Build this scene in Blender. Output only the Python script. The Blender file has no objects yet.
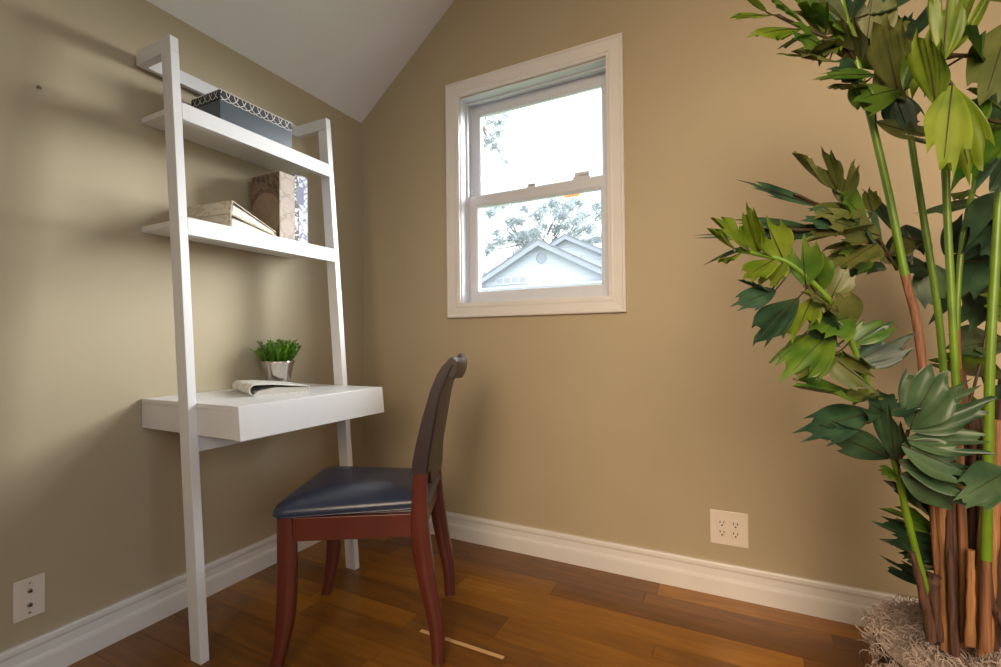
import bpy, bmesh, math, random
from mathutils import Vector, Matrix
random.seed(7)
S = bpy.context.scene
COL = S.collection
PI = math.pi

# ------------------------------------------------------------------ numbers: light, and where each cane, leaf and cluster stands (metres)
SKY = (2.6, 2.75, 2.9)
SUNLOBE = ((0.55, 0.78, 0.25), 0.84, 0.985, 38.0, (0.98, 1.0, 1.0))
EASTLOBE = ((0.95, -0.15, 0.3), 0.3, 0.95, 2.0, (0.86, 0.97, 1.14))
FILL_POINTS = [('ambient_fill', (2.4, -3.2, 2.6), 3.5, (1.0, 0.88, 0.72), 0.16)]  # added ambient fill point, no fixture, lifts the whole room
SPOTS = [('warm_fill_spot', (2.5, -3.5, 2.0), (2.5, 0.0, 0.75), 680.0, (1.0, 0.77, 0.55), 1.1, 78)]  # added unseen warm fill, wide and soft, brightens the back wall
EXPO = 0.0
POTX, POTY = 0.095, -0.623
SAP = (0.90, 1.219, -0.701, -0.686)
CANES = [
    [[[2.283,-0.684,0.324],[2.263,-0.697,0.517],[2.248,-0.708,0.817],[2.232,-0.719,1.01],[2.209,-0.732,1.128],[2.179,-0.749,1.31],[2.143,-0.77,1.493],[2.115,-0.786,1.621],[2.086,-0.802,1.761]],4,0.0105],
    [[[2.324,-0.596,0.284],[2.321,-0.601,0.488],[2.313,-0.607,0.692],[2.298,-0.619,1.01],[2.273,-0.634,1.226],[2.247,-0.65,1.43],[2.229,-0.661,1.601],[2.212,-0.672,1.783]],2,0.0095],
    [[[2.305,-0.696,0.348],[2.302,-0.701,0.61],[2.296,-0.707,0.862],[2.287,-0.715,1.135],[2.282,-0.72,1.334],[2.277,-0.736,1.466],[2.267,-0.754,1.626],[2.258,-0.772,1.741]],2,0.0095],
    [[[2.385,-0.498,0.243],[2.374,-0.507,0.507],[2.365,-0.515,0.77],[2.358,-0.522,1.01],[2.367,-0.519,1.178],[2.381,-0.514,1.274],[2.392,-0.531,1.351],[2.415,-0.543,1.425],[2.447,-0.55,1.485]],3,0.008],
    [[[2.318,-0.746,0.371],[2.322,-0.746,0.55],[2.328,-0.745,0.729],[2.335,-0.745,0.948],[2.347,-0.742,1.147],[2.358,-0.738,1.306],[2.366,-0.748,1.48],[2.368,-0.771,1.643]],1,0.0105],
    [[[2.25,-0.724,0.397],[2.222,-0.751,0.501],[2.194,-0.778,0.619],[2.172,-0.801,0.725],[2.144,-0.828,0.819],[2.117,-0.854,0.901],[2.089,-0.88,0.981],[2.062,-0.905,1.046],[2.021,-0.938,1.098],[1.972,-0.963,1.143],[1.922,-0.988,1.159],[1.884,-1.007,1.167]],0,0.0075],
]
SHEATHS = [
    [[[2.276,-0.699,0.331],[2.273,-0.703,0.522],[2.262,-0.711,0.713],[2.253,-0.707,0.86]],0.013,0.009,"tan"],
    [[[2.306,-0.673,0.313],[2.299,-0.678,0.474],[2.292,-0.684,0.645],[2.284,-0.69,0.774]],0.019,0.014,"dark"],
    [[[2.249,-0.735,0.366],[2.24,-0.742,0.47],[2.244,-0.74,0.501]],0.01,0.012,"dark"],
    [[[2.3,-0.732,0.368],[2.303,-0.732,0.48],[2.304,-0.733,0.561]],0.009,0.006,"tan"],
    [[[2.34,-0.633,0.31],[2.349,-0.631,0.507],[2.351,-0.632,0.681],[2.352,-0.623,0.833]],0.017,0.012,"dark"],
    [[[2.332,-0.705,0.355],[2.343,-0.701,0.515],[2.355,-0.698,0.679],[2.362,-0.696,0.823]],0.012,0.01,"tan"],
    [[[2.379,-0.636,0.323],[2.388,-0.634,0.516],[2.392,-0.635,0.708],[2.394,-0.635,0.858]],0.018,0.013,"dark"],
    [[[2.349,-0.561,0.293],[2.352,-0.563,0.524],[2.354,-0.565,0.755],[2.346,-0.571,0.917]],0.014,0.01,"dark"],
    [[[2.231,-0.767,0.379],[2.214,-0.777,0.481],[2.197,-0.786,0.558]],0.01,0.005,"dark"],
    [[[2.28,-0.719,0.334],[2.275,-0.724,0.469],[2.276,-0.714,0.611],[2.277,-0.704,0.713]],0.008,0.006,"dark"],
    [[[2.335,-0.613,0.286],[2.35,-0.596,0.447],[2.349,-0.6,0.627],[2.343,-0.604,0.785]],0.015,0.01,"dark"],
    [[[2.364,-0.644,0.313],[2.351,-0.652,0.473],[2.353,-0.653,0.645],[2.359,-0.652,0.794]],0.013,0.009,"dark"],
    [[[2.28,-0.652,0.304],[2.281,-0.654,0.503],[2.281,-0.656,0.679],[2.275,-0.661,0.811]],0.012,0.008,"dark"],
    [[[2.322,-0.716,0.344],[2.32,-0.718,0.456],[2.326,-0.711,0.577],[2.34,-0.695,0.718]],0.006,0.004,"tan"],
    [[[2.367,-0.71,0.384],[2.336,-0.727,0.465],[2.335,-0.717,0.54]],0.007,0.005,"dark"],
]
LEAVES = [
    ["A",[1.95,-0.892,1.68],[1.893,-0.976,1.678],0.033,"L"],
    ["A",[1.976,-0.878,1.674],[1.889,-0.989,1.629],0.022,"L"],
    ["A",[2.019,-0.857,1.642],[1.93,-0.957,1.616],0.037,"L"],
    ["A",[2.021,-0.856,1.648],[1.967,-0.917,1.7],0.041,"M"],
    ["A",[2.063,-0.834,1.601],[1.995,-0.913,1.616],0.045,"M"],
    ["A",[2.068,-0.831,1.578],[1.977,-0.91,1.578],0.017,"L"],
    ["A",[2.089,-0.832,1.566],[1.996,-0.912,1.555],0.025,"O"],
    ["A",[2.148,-0.802,1.54],[2.039,-0.912,1.519],0.036,"M"],
    ["A",[2.194,-0.778,1.51],[2.104,-0.868,1.474],0.053,"M"],
    ["A",[2.192,-0.779,1.504],[2.159,-0.831,1.638],0.053,"O"],
    ["A",[2.146,-0.771,1.687],[2.243,-0.723,1.742],0.073,"D"],
    ["A",[2.219,-0.711,1.622],[2.162,-0.73,1.712],0.057,"D"],
    ["A",[2.209,-0.716,1.631],[2.277,-0.672,1.72],0.048,"D"],
    ["A",[2.104,-0.792,1.658],[2.009,-0.873,1.693],0.055,"O"],
    ["A",[2.126,-0.78,1.581],[2.09,-0.832,1.667],0.055,"O"],
    ["A",[2.189,-0.759,1.515],[2.209,-0.77,1.429],0.042,"D"],
    ["A",[2.153,-0.787,1.447],[2.25,-0.738,1.408],0.042,"O"],
    ["A",[2.141,-0.772,1.606],[2.155,-0.767,1.726],0.064,"O"],
    ["A",[2.086,-0.812,1.637],[2.052,-0.85,1.568],0.034,"M"],
    ["A",[2.111,-0.809,1.536],[2.129,-0.821,1.467],0.029,"M"],
    ["A",[2.103,-0.792,1.622],[2.022,-0.865,1.602],0.038,"O"],
    ["A",[2.168,-0.759,1.589],[2.213,-0.757,1.497],0.051,"O"],
    ["A",[2.112,-0.788,1.675],[2.136,-0.777,1.756],0.051,"D"],
    ["A",[2.078,-0.806,1.708],[2.026,-0.854,1.751],0.047,"M"],
    ["A",[2.139,-0.795,1.519],[2.071,-0.873,1.506],0.033,"O"],
    ["A",[2.035,-0.848,1.629],[1.976,-0.911,1.602],0.033,"M"],
    ["A",[2.08,-0.825,1.612],[2.023,-0.887,1.565],0.037,"O"],
    ["A",[2.062,-0.835,1.641],[2.01,-0.895,1.667],0.037,"M"],
    ["A",[2.11,-0.81,1.599],[2.058,-0.859,1.612],0.042,"O"],
    ["A",[2.128,-0.801,1.544],[2.066,-0.865,1.54],0.033,"D"],
    ["A",[2.107,-0.79,1.641],[2.066,-0.833,1.675],0.042,"M"],
    ["A",[2.175,-0.755,1.567],[2.132,-0.789,1.638],0.051,"M"],
    ["A",[2.156,-0.754,1.638],[2.2,-0.744,1.683],0.056,"O"],
    ["B",[2.195,-0.966,1.393],[2.182,-0.997,1.508],0.036,"L"],
    ["B",[2.204,-0.974,1.464],[2.206,-0.997,1.592],0.033,"L"],
    ["B",[2.212,-0.981,1.416],[2.188,-1.013,1.267],0.041,"L"],
    ["B",[2.22,-0.954,1.422],[2.238,-0.954,1.274],0.047,"L"],
    ["B",[2.271,-0.929,1.469],[2.218,-0.979,1.511],0.047,"M"],
    ["B",[2.311,-0.91,1.537],[2.261,-0.956,1.394],0.055,"O"],
    ["B",[2.28,-0.902,1.419],[2.228,-0.949,1.341],0.037,"M"],
    ["B",[2.324,-0.835,1.397],[2.256,-0.867,1.28],0.057,"M"],
    ["B",[2.21,-0.937,1.482],[2.278,-0.905,1.613],0.043,"L"],
    ["B",[2.317,-0.861,1.399],[2.26,-0.912,1.432],0.038,"O"],
    ["B",[2.362,-0.747,1.303],[2.323,-0.79,1.412],0.042,"D"],
    ["B",[2.364,-0.769,1.354],[2.315,-0.815,1.271],0.041,"D"],
    ["B",[2.343,-0.828,1.605],[2.269,-0.888,1.637],0.06,"L"],
    ["B",[2.181,-0.862,1.472],[2.215,-0.869,1.545],0.034,"M"],
    ["B",[2.377,-0.743,1.539],[2.351,-0.776,1.393],0.054,"D"],
    ["B",[2.21,-0.915,1.494],[2.19,-0.936,1.413],0.032,"L"],
    ["C",[2.074,-0.825,1.305],[1.972,-0.91,1.358],0.05,"O"],
    ["C",[2.079,-0.822,1.305],[2.045,-0.862,1.375],0.035,"O"],
    ["C",[2.086,-0.818,1.276],[2.098,-0.835,1.358],0.042,"O"],
    ["C",[2.052,-0.813,1.275],[1.91,-0.952,1.307],0.015,"D"],
    ["C",[2.032,-0.822,1.231],[1.889,-0.95,1.233],0.019,"D"],
    ["C",[2.021,-0.828,1.222],[1.836,-0.976,1.211],0.021,"D"],
    ["C",[1.981,-0.848,1.223],[1.842,-0.961,1.154],0.017,"D"],
    ["C",[2.144,-0.788,1.231],[2.025,-0.892,1.193],0.058,"O"],
    ["C",[2.149,-0.785,1.191],[2.067,-0.859,1.129],0.07,"O"],
    ["C",[2.123,-0.788,1.272],[2.045,-0.861,1.25],0.054,"O"],
    ["C",[2.119,-0.79,1.274],[2.061,-0.841,1.215],0.042,"D"],
    ["C",[2.16,-0.769,1.21],[2.051,-0.869,1.239],0.046,"O"],
    ["C",[2.135,-0.77,1.204],[2.055,-0.832,1.175],0.055,"O"],
    ["C",[2.148,-0.765,1.264],[2.138,-0.781,1.308],0.03,"O"],
    ["C",[2.162,-0.756,1.156],[2.099,-0.809,1.11],0.055,"D"],
    ["C",[2.048,-0.814,1.237],[1.973,-0.874,1.202],0.034,"D"],
    ["C",[2.137,-0.781,1.24],[2.077,-0.834,1.29],0.046,"M"],
    ["C",[2.099,-0.8,1.24],[2.02,-0.873,1.254],0.042,"D"],
    ["C",[2.15,-0.762,1.172],[2.085,-0.817,1.167],0.055,"M"],
    ["C",[2.187,-0.721,1.159],[2.14,-0.768,1.221],0.056,"O"],
    ["C",[2.172,-0.74,1.184],[2.118,-0.79,1.253],0.051,"G"],
    ["D",[1.913,-0.993,1.161],[1.842,-1.074,1.211],0.028,"L"],
    ["D",[1.893,-1.003,1.163],[1.833,-1.078,1.186],0.019,"L"],
    ["D",[1.925,-0.987,1.162],[1.9,-1.034,1.239],0.036,"L"],
    ["D",[1.968,-0.965,1.147],[1.936,-1.015,1.215],0.042,"L"],
    ["D",[1.955,-0.972,1.149],[1.902,-1.031,1.113],0.038,"L"],
    ["D",[1.966,-0.966,1.141],[1.939,-1.001,1.093],0.042,"L"],
    ["D",[1.896,-1.001,1.161],[1.86,-1.052,1.137],0.025,"L"],
    ["D",[2.005,-0.946,1.098],[1.997,-0.973,1.184],0.042,"M"],
    ["D",[1.954,-0.96,1.09],[1.888,-1.038,1.061],0.029,"D"],
    ["D",[1.944,-0.965,1.086],[1.895,-1.035,1.098],0.017,"D"],
    ["D",[1.991,-0.952,1.073],[1.916,-1.034,1.001],0.047,"D"],
    ["D",[2.014,-0.952,1.072],[1.982,-1.001,0.996],0.041,"L"],
    ["D",[2.06,-0.918,1.045],[2.001,-0.981,1.074],0.064,"O"],
    ["D",[2.077,-0.909,1.034],[2.015,-0.984,1.018],0.057,"M"],
    ["D",[2.049,-0.923,1.007],[1.965,-1.009,0.934],0.057,"M"],
    ["D",[2.061,-0.905,0.968],[1.975,-0.981,0.928],0.042,"O"],
    ["D",[1.994,-0.95,0.996],[1.938,-1.0,0.959],0.01,"M"],
    ["D",[2.089,-0.88,0.983],[2.147,-0.874,1.031],0.035,"M"],
    ["D",[2.087,-0.88,0.944],[2.181,-0.856,1.001],0.049,"D"],
    ["D",[2.04,-0.916,0.968],[2.118,-0.909,0.897],0.046,"O"],
    ["D",[2.117,-0.853,0.875],[1.979,-0.967,0.889],0.039,"M"],
    ["D",[2.123,-0.85,0.847],[1.996,-0.947,0.815],0.051,"D"],
    ["D",[2.158,-0.809,0.75],[2.031,-0.918,0.82],0.044,"D"],
    ["D",[2.135,-0.845,0.891],[2.088,-0.901,0.86],0.035,"O"],
    ["D",[2.149,-0.848,0.844],[2.102,-0.894,0.879],0.051,"D"],
    ["D",[2.142,-0.852,0.848],[2.191,-0.838,0.859],0.035,"D"],
    ["D",[2.165,-0.828,0.751],[2.146,-0.861,0.866],0.039,"D"],
    ["D",[2.052,-0.911,1.077],[2.073,-0.923,1.128],0.039,"O"],
    ["D",[2.035,-0.92,1.089],[2.007,-0.968,1.147],0.042,"M"],
    ["D",[2.075,-0.887,1.001],[2.048,-0.935,1.075],0.054,"O"],
    ["D",[2.015,-0.94,1.034],[2.053,-0.954,0.984],0.042,"D"],
    ["D",[2.107,-0.859,0.921],[2.059,-0.917,0.976],0.043,"M"],
    ["G",[2.181,-0.854,0.82],[2.223,-0.857,0.937],0.061,"G"],
    ["G",[2.179,-0.855,0.817],[2.306,-0.837,0.882],0.049,"G"],
    ["G",[2.172,-0.858,0.797],[2.298,-0.839,0.794],0.045,"G"],
    ["G",[2.164,-0.851,0.754],[2.3,-0.837,0.709],0.053,"G"],
    ["G",[2.17,-0.836,0.726],[2.27,-0.83,0.684],0.05,"G"],
    ["G",[2.174,-0.8,0.713],[2.142,-0.827,0.728],0.024,"M"],
    ["G",[2.331,-0.823,0.749],[2.242,-0.889,0.709],0.047,"G"],
    ["G",[2.166,-0.861,0.788],[2.253,-0.851,0.747],0.053,"G"],
    ["F",[2.3,-0.623,0.583],[2.153,-0.754,0.671],0.039,"D"],
    ["F",[2.295,-0.625,0.556],[2.154,-0.753,0.617],0.031,"M"],
    ["F",[2.294,-0.614,0.475],[2.147,-0.756,0.553],0.049,"D"],
    ["F",[2.297,-0.611,0.42],[2.167,-0.745,0.51],0.037,"D"],
    ["F",[2.291,-0.616,0.515],[2.178,-0.718,0.574],0.045,"D"],
    ["F",[2.312,-0.606,0.613],[2.215,-0.701,0.679],0.045,"D"],
    ["F",[2.305,-0.598,0.518],[2.203,-0.682,0.517],0.045,"D"],
    ["E",[2.461,-0.385,1.344],[2.316,-0.513,1.324],0.035,"G"],
    ["E",[2.422,-0.405,1.37],[2.386,-0.445,1.339],0.041,"M"],
    ["E",[2.26,-0.541,1.27],[2.264,-0.571,1.16],0.058,"D"],
    ["E",[2.324,-0.507,1.164],[2.221,-0.615,1.172],0.058,"D"],
    ["E",[2.375,-0.482,1.178],[2.441,-0.483,1.268],0.044,"D"],
    ["E",[2.446,-0.446,1.219],[2.37,-0.506,1.083],0.073,"D"],
    ["E",[2.303,-0.518,1.179],[2.326,-0.527,1.071],0.059,"G"],
    ["E",[2.482,-0.394,1.149],[2.355,-0.489,0.998],0.085,"D"],
    ["E",[2.513,-0.354,0.984],[2.355,-0.489,0.974],0.075,"G"],
    ["E",[2.5,-0.359,0.881],[2.321,-0.506,0.932],0.065,"M"],
    ["E",[2.464,-0.376,0.766],[2.312,-0.497,0.833],0.076,"M"],
    ["E",[2.493,-0.406,0.761],[2.359,-0.496,0.791],0.064,"O"],
    ["E",[2.367,-0.43,1.204],[2.417,-0.429,1.301],0.051,"D"],
    ["E",[2.46,-0.496,1.256],[2.391,-0.552,1.183],0.061,"D"],
    ["E",[2.462,-0.493,1.056],[2.379,-0.557,1.079],0.07,"M"],
    ["E",[2.463,-0.443,0.79],[2.388,-0.505,0.89],0.058,"D"],
    ["E",[2.239,-0.584,1.239],[2.17,-0.665,1.336],0.047,"D"],
    ["E",[2.307,-0.544,0.747],[2.414,-0.512,0.68],0.052,"D"],
    ["E",[2.349,-0.543,0.586],[2.435,-0.523,0.662],0.061,"D"],
    ["E",[2.217,-0.595,1.192],[2.264,-0.594,1.223],0.038,"O"],
    ["E",[2.457,-0.498,1.338],[2.381,-0.557,1.217],0.061,"D"],
]
TREE = [
    [-9.12,19.0,7.47,0.28],
    [-9.35,20.0,8.01,0.19],
    [-9.42,21.0,8.38,0.19],
    [-8.24,19.5,6.96,0.28],
    [-9.93,20.5,6.08,0.28],
    [-9.38,19.0,5.46,0.19],
    [-9.13,20.0,6.18,0.28],
    [-8.9,21.0,6.55,0.33],
    [-7.58,19.5,6.18,0.38],
    [-7.46,20.5,6.15,0.38],
    [-6.67,19.0,6.18,0.33],
    [-7.58,20.0,5.71,0.33],
    [-8.55,21.0,5.65,0.28],
    [-7.74,19.5,6.95,0.24],
    [-9.56,20.5,6.8,0.19],
    [-7.24,19.0,7.42,0.19],
    [-6.96,20.0,7.27,0.33],
    [-6.96,21.0,7.88,0.33],
    [-5.96,19.5,7.62,0.28],
    [-6.17,20.5,7.44,0.19],
    [-5.34,19.0,6.79,0.33],
    [-5.37,20.0,7.51,0.38],
    [-5.37,21.0,8.12,0.28],
    [-4.61,19.5,7.47,0.24],
    [-4.76,20.5,7.11,0.33],
    [-4.66,19.0,6.51,0.28],
    [-4.28,20.0,6.3,0.33],
    [-5.18,21.0,6.41,0.28],
    [-3.74,19.5,7.21,0.24],
    [-3.91,20.5,7.0,0.28],
    [-3.63,19.0,5.56,0.28],
    [-6.0,20.0,6.5,0.24],
    [-6.97,21.0,6.93,0.19],
    [-5.07,19.5,5.91,0.24],
    [-8.76,20.5,8.27,0.14],
    [-4.1,19.0,5.43,0.24],
    [-5.48,20.0,6.54,0.19],
    [-9.09,21.0,5.31,0.14],
    [-7.54,19.5,5.06,0.24],
]
SHRUB = [
    [-7.01,15.0,3.93,0.25],
    [-7.29,15.0,3.74,0.22],
    [-6.74,15.0,3.74,0.18],
    [-7.06,15.0,3.6,0.25],
]
TWIG = [
    [-0.8,3.0,3.83,0.032],
    [-0.72,3.0,3.75,0.032],
    [-0.77,3.0,3.65,0.032],
    [-0.68,3.0,3.6,0.021],
    [-0.64,3.0,3.65,0.021],
    [-0.58,3.0,3.51,0.032],
    [-0.65,3.0,3.49,0.032],
    [-0.63,3.0,3.38,0.043],
    [-0.61,3.0,3.28,0.043],
    [-0.56,3.0,3.19,0.043],
    [-0.51,3.0,3.16,0.032],
    [-0.75,3.0,3.42,0.021],
    [-0.69,3.0,3.34,0.032],
    [-0.54,3.0,3.7,0.021],
    [-0.83,3.0,3.42,0.021],
    [-0.57,3.0,3.61,0.021],
]
RACHIS = {"A":[[[2.143,-0.77,1.493],[2.126,-0.78,1.585],[2.104,-0.792,1.675],[2.09,-0.8,1.75]],[[2.126,-0.78,1.585],[2.078,-0.826,1.616],[2.021,-0.867,1.637],[1.971,-0.892,1.665]],[[2.143,-0.77,1.493],[2.161,-0.783,1.504],[2.216,-0.735,1.61],[2.263,-0.69,1.687]]],"B":[[[2.344,-0.825,1.43],[2.281,-0.902,1.477],[2.225,-0.952,1.478],[2.209,-0.961,1.473]],[[2.332,-0.852,1.375],[2.284,-0.888,1.384],[2.235,-0.946,1.404],[2.21,-0.97,1.43]]],"C":[[[2.2,-0.714,1.142],[2.162,-0.757,1.203],[2.119,-0.79,1.266],[2.076,-0.824,1.305]],[[2.162,-0.757,1.203],[2.086,-0.795,1.226],[2.007,-0.857,1.222],[1.95,-0.897,1.225]],[[2.104,-0.798,1.266],[2.052,-0.813,1.278],[1.997,-0.874,1.295]]],"D":[[[1.884,-1.007,1.167],[1.922,-0.988,1.159],[1.972,-0.963,1.143],[2.021,-0.938,1.098],[2.062,-0.905,1.046],[2.089,-0.88,0.981],[2.117,-0.854,0.901],[2.144,-0.828,0.819],[2.172,-0.801,0.725]]],"F":[[[2.309,-0.616,0.38],[2.31,-0.606,0.488],[2.312,-0.606,0.624],[2.33,-0.599,0.737]]],"G":[[[2.172,-0.801,0.725],[2.177,-0.822,0.771],[2.184,-0.83,0.812]]],"E":[[[2.365,-0.515,0.77],[2.437,-0.437,0.985],[2.441,-0.46,1.18],[2.451,-0.412,1.338]],[[2.273,-0.634,1.226],[2.302,-0.552,1.174],[2.287,-0.536,1.133]]]}
# ------------------------------------------------------------------ helpers
def link(name, me, mats=None, parent=None):
    o = bpy.data.objects.new(name, me)
    COL.objects.link(o)
    for m in (mats if isinstance(mats, (list, tuple)) else [mats] if mats else []):
        me.materials.append(m)
    if parent:
        o.parent = parent
    return o

def obj(name, bm, mats, parent=None, smooth=False, bevel=0.0, angle=40):
    me = bpy.data.meshes.new(name)
    bmesh.ops.recalc_face_normals(bm, faces=bm.faces[:])
    bm.to_mesh(me); bm.free()
    o = link(name, me, mats, parent)
    if smooth:
        for p in me.polygons: p.use_smooth = True
        me.set_sharp_from_angle(angle=math.radians(angle))
    if bevel:
        b = o.modifiers.new('bevel', 'BEVEL'); b.width = bevel; b.segments = 2; b.limit_method = 'ANGLE'
    return o

def empty(name, loc, rz=0.0, label=None, cat=None, group=None, kind=None):
    o = bpy.data.objects.new(name, None); COL.objects.link(o)
    o.empty_display_size = 0.05
    o.location = loc; o.rotation_euler = (0, 0, rz)
    tag(o, label, cat, group, kind)
    return o

def tag(o, label=None, cat=None, group=None, kind=None):
    if label: o['label'] = label
    if cat: o['category'] = cat
    if group: o['group'] = group
    if kind: o['kind'] = kind
    return o

def box(bm, x0, x1, y0, y1, z0, z1, mi=0):
    v = [bm.verts.new(p) for p in ((x0,y0,z0),(x1,y0,z0),(x1,y1,z0),(x0,y1,z0),(x0,y0,z1),(x1,y0,z1),(x1,y1,z1),(x0,y1,z1))]
    for f in ((0,3,2,1),(4,5,6,7),(0,1,5,4),(1,2,6,5),(2,3,7,6),(3,0,4,7)):
        fc = bm.faces.new([v[i] for i in f]); fc.material_index = mi
    return v

def prism(bm, pts, off, mi=0):
    """polygon of 3D points extruded by a vector"""
    off = Vector(off)
    a = [bm.verts.new(Vector(p)) for p in pts]; b = [bm.verts.new(Vector(p) + off) for p in pts]
    n = len(a)
    fs = [bm.faces.new(a), bm.faces.new(b[::-1])]
    for i in range(n):
        fs.append(bm.faces.new((a[i], b[i], b[(i+1) % n], a[(i+1) % n])))
    for f in fs: f.material_index = mi

def loft(bm, rings, cap=True, mi=0):
    vs = [[bm.verts.new(Vector(p)) for p in r] for r in rings]
    n = len(vs[0])
    for a, b in zip(vs, vs[1:]):
        for i in range(n):
            f = bm.faces.new((a[i], a[(i+1) % n], b[(i+1) % n], b[i])); f.material_index = mi
    if cap:
        f = bm.faces.new(vs[0][::-1]); f.material_index = mi
        f = bm.faces.new(vs[-1]); f.material_index = mi
    return vs

def lathe(bm, prof, c=(0, 0, 0), n=40, mi=0, cap=True):
    rings = [[(c[0] + r*math.cos(2*PI*i/n), c[1] + r*math.sin(2*PI*i/n), c[2] + z) for i in range(n)] for r, z in prof]
    loft(bm, rings, cap, mi)

def tube(bm, pts, r, n=6, mi=0, cap=True):
    """tube along points; r is a number or one radius per point"""
    P = [Vector(p) for p in pts]
    rs = r if isinstance(r, (list, tuple)) else [r]*len(P)
    rings = []; up = Vector((0.13, 0.21, 1)).normalized()
    for i, p in enumerate(P):
        t = (P[min(i+1, len(P)-1)] - P[max(i-1, 0)])
        t = t.normalized() if t.length > 1e-9 else Vector((0, 0, 1))
        u = t.cross(up)
        if u.length < 1e-3: u = t.cross(Vector((1, 0, 0)))
        u.normalize(); w = t.cross(u)
        rings.append([p + rs[i]*(math.cos(2*PI*k/n)*u + math.sin(2*PI*k/n)*w) for k in range(n)])
    loft(bm, rings, cap, mi)

def catmull(pts, k=6):
    P = [Vector(p) for p in pts]; P = [2*P[0]-P[1]] + P + [2*P[-1]-P[-2]]
    out = []
    for i in range(1, len(P)-2):
        for s in range(k):
            t = s/k
            out.append(0.5*((2*P[i]) + (P[i+1]-P[i-1])*t + (2*P[i-1]-5*P[i]+4*P[i+1]-P[i+2])*t*t + (3*P[i]-P[i-1]-3*P[i+1]+P[i+2])*t**3))
    out.append(P[-2])
    return out

# ------------------------------------------------------------------ materials
def srgb(r, g, b):
    f = lambda c: (c/255)/12.92 if c/255 <= 0.04045 else ((c/255+0.055)/1.055)**2.4
    return (f(r), f(g), f(b), 1)

def mat(name, col, rough=0.5, metal=0.0, spec=0.5, coat=0.0, noise=0.0, nscale=20.0, bump=0.0, bscale=80.0, stretch=1.0):
    m = bpy.data.materials.new(name); m.use_nodes = True
    nt = m.node_tree; b = nt.nodes['Principled BSDF']
    b.inputs['Roughness'].default_value = rough; b.inputs['Metallic'].default_value = metal
    b.inputs['Specular IOR Level'].default_value = spec; b.inputs['Coat Weight'].default_value = coat
    b.inputs['Coat Roughness'].default_value = 0.15
    b.inputs['Base Color'].default_value = col
    tc = nt.nodes.new('ShaderNodeTexCoord')
    mp = nt.nodes.new('ShaderNodeMapping'); mp.inputs['Scale'].default_value = (1, 1, stretch)   # < 1: streaks along z
    nt.links.new(tc.outputs['Object'], mp.inputs['Vector'])
    if noise:
        n = nt.nodes.new('ShaderNodeTexNoise'); n.inputs['Scale'].default_value = nscale; n.inputs['Detail'].default_value = 4
        nt.links.new(mp.outputs['Vector'], n.inputs['Vector'])
        r = nt.nodes.new('ShaderNodeMapRange')
        r.inputs['From Min'].default_value = 0.3; r.inputs['From Max'].default_value = 0.7
        r.inputs['To Min'].default_value = 1-noise; r.inputs['To Max'].default_value = 1+noise
        nt.links.new(n.outputs['Fac'], r.inputs['Value'])
        v = nt.nodes.new('ShaderNodeVectorMath'); v.operation = 'SCALE'; v.inputs[0].default_value = col[:3]
        nt.links.new(r.outputs['Result'], v.inputs['Scale']); nt.links.new(v.outputs['Vector'], b.inputs['Base Color'])
    if bump:
        n = nt.nodes.new('ShaderNodeTexNoise'); n.inputs['Scale'].default_value = bscale; n.inputs['Detail'].default_value = 3
        nt.links.new(mp.outputs['Vector'], n.inputs['Vector'])
        bp = nt.nodes.new('ShaderNodeBump'); bp.inputs['Strength'].default_value = bump; bp.inputs['Distance'].default_value = 0.003
        nt.links.new(n.outputs['Fac'], bp.inputs['Height']); nt.links.new(bp.outputs['Normal'], b.inputs['Normal'])
    return m

def leafmat(name, c0, c1, rough=0.33, transl=0.25):
    """leaf: blotchy colour between two greens, some light passes through"""
    m = bpy.data.materials.new(name); m.use_nodes = True
    nt = m.node_tree; b = nt.nodes['Principled BSDF']; out = nt.nodes['Material Output']
    tc = nt.nodes.new('ShaderNodeTexCoord'); n = nt.nodes.new('ShaderNodeTexNoise')
    n.inputs['Scale'].default_value = 14; n.inputs['Detail'].default_value = 3
    nt.links.new(tc.outputs['Object'], n.inputs['Vector'])
    r = nt.nodes.new('ShaderNodeValToRGB'); r.color_ramp.elements[0].position = 0.36; r.color_ramp.elements[1].position = 0.64
    r.color_ramp.elements[0].color = c0; r.color_ramp.elements[1].color = c1
    nt.links.new(n.outputs['Fac'], r.inputs['Fac']); nt.links.new(r.outputs['Color'], b.inputs['Base Color'])
    b.inputs['Roughness'].default_value = rough; b.inputs['Specular IOR Level'].default_value = 0.4
    t = nt.nodes.new('ShaderNodeBsdfTranslucent'); nt.links.new(r.outputs['Color'], t.inputs['Color'])
    mx = nt.nodes.new('ShaderNodeMixShader'); mx.inputs['Fac'].default_value = transl
    nt.links.new(b.outputs['BSDF'], mx.inputs[1]); nt.links.new(t.outputs['BSDF'], mx.inputs[2])
    nt.links.new(mx.outputs['Shader'], out.inputs['Surface'])
    return m

M = {}
M['wall'] = mat('tan_wall_paint', srgb(175, 161, 132), 0.62, noise=0.025, nscale=2.5, bump=0.06, bscale=160)
M['ceiling'] = mat('ceiling_paint', srgb(228, 226, 223), 0.8, noise=0.01, nscale=3, bump=0.04, bscale=150)
M['trim'] = mat('white_trim_paint', srgb(222, 219, 215), 0.4, noise=0.02, nscale=8)
M['vinyl'] = mat('white_vinyl', srgb(208, 211, 218), 0.35, noise=0.01, nscale=8)
M['desk'] = mat('white_lacquer', srgb(220, 220, 220), 0.32, noise=0.012, nscale=10)
M['plate'] = mat('white_plastic', srgb(225, 214, 200), 0.35, noise=0.01)
M['slot'] = mat('dark_slot', srgb(60, 45, 35), 0.6, noise=0.05)
M['steel'] = mat('brushed_steel', srgb(170, 165, 155), 0.3, metal=1.0, noise=0.04)
M['wood'] = mat('cherry_wood', srgb(92, 40, 28), 0.36, coat=0.2, noise=0.14, nscale=9)
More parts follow.
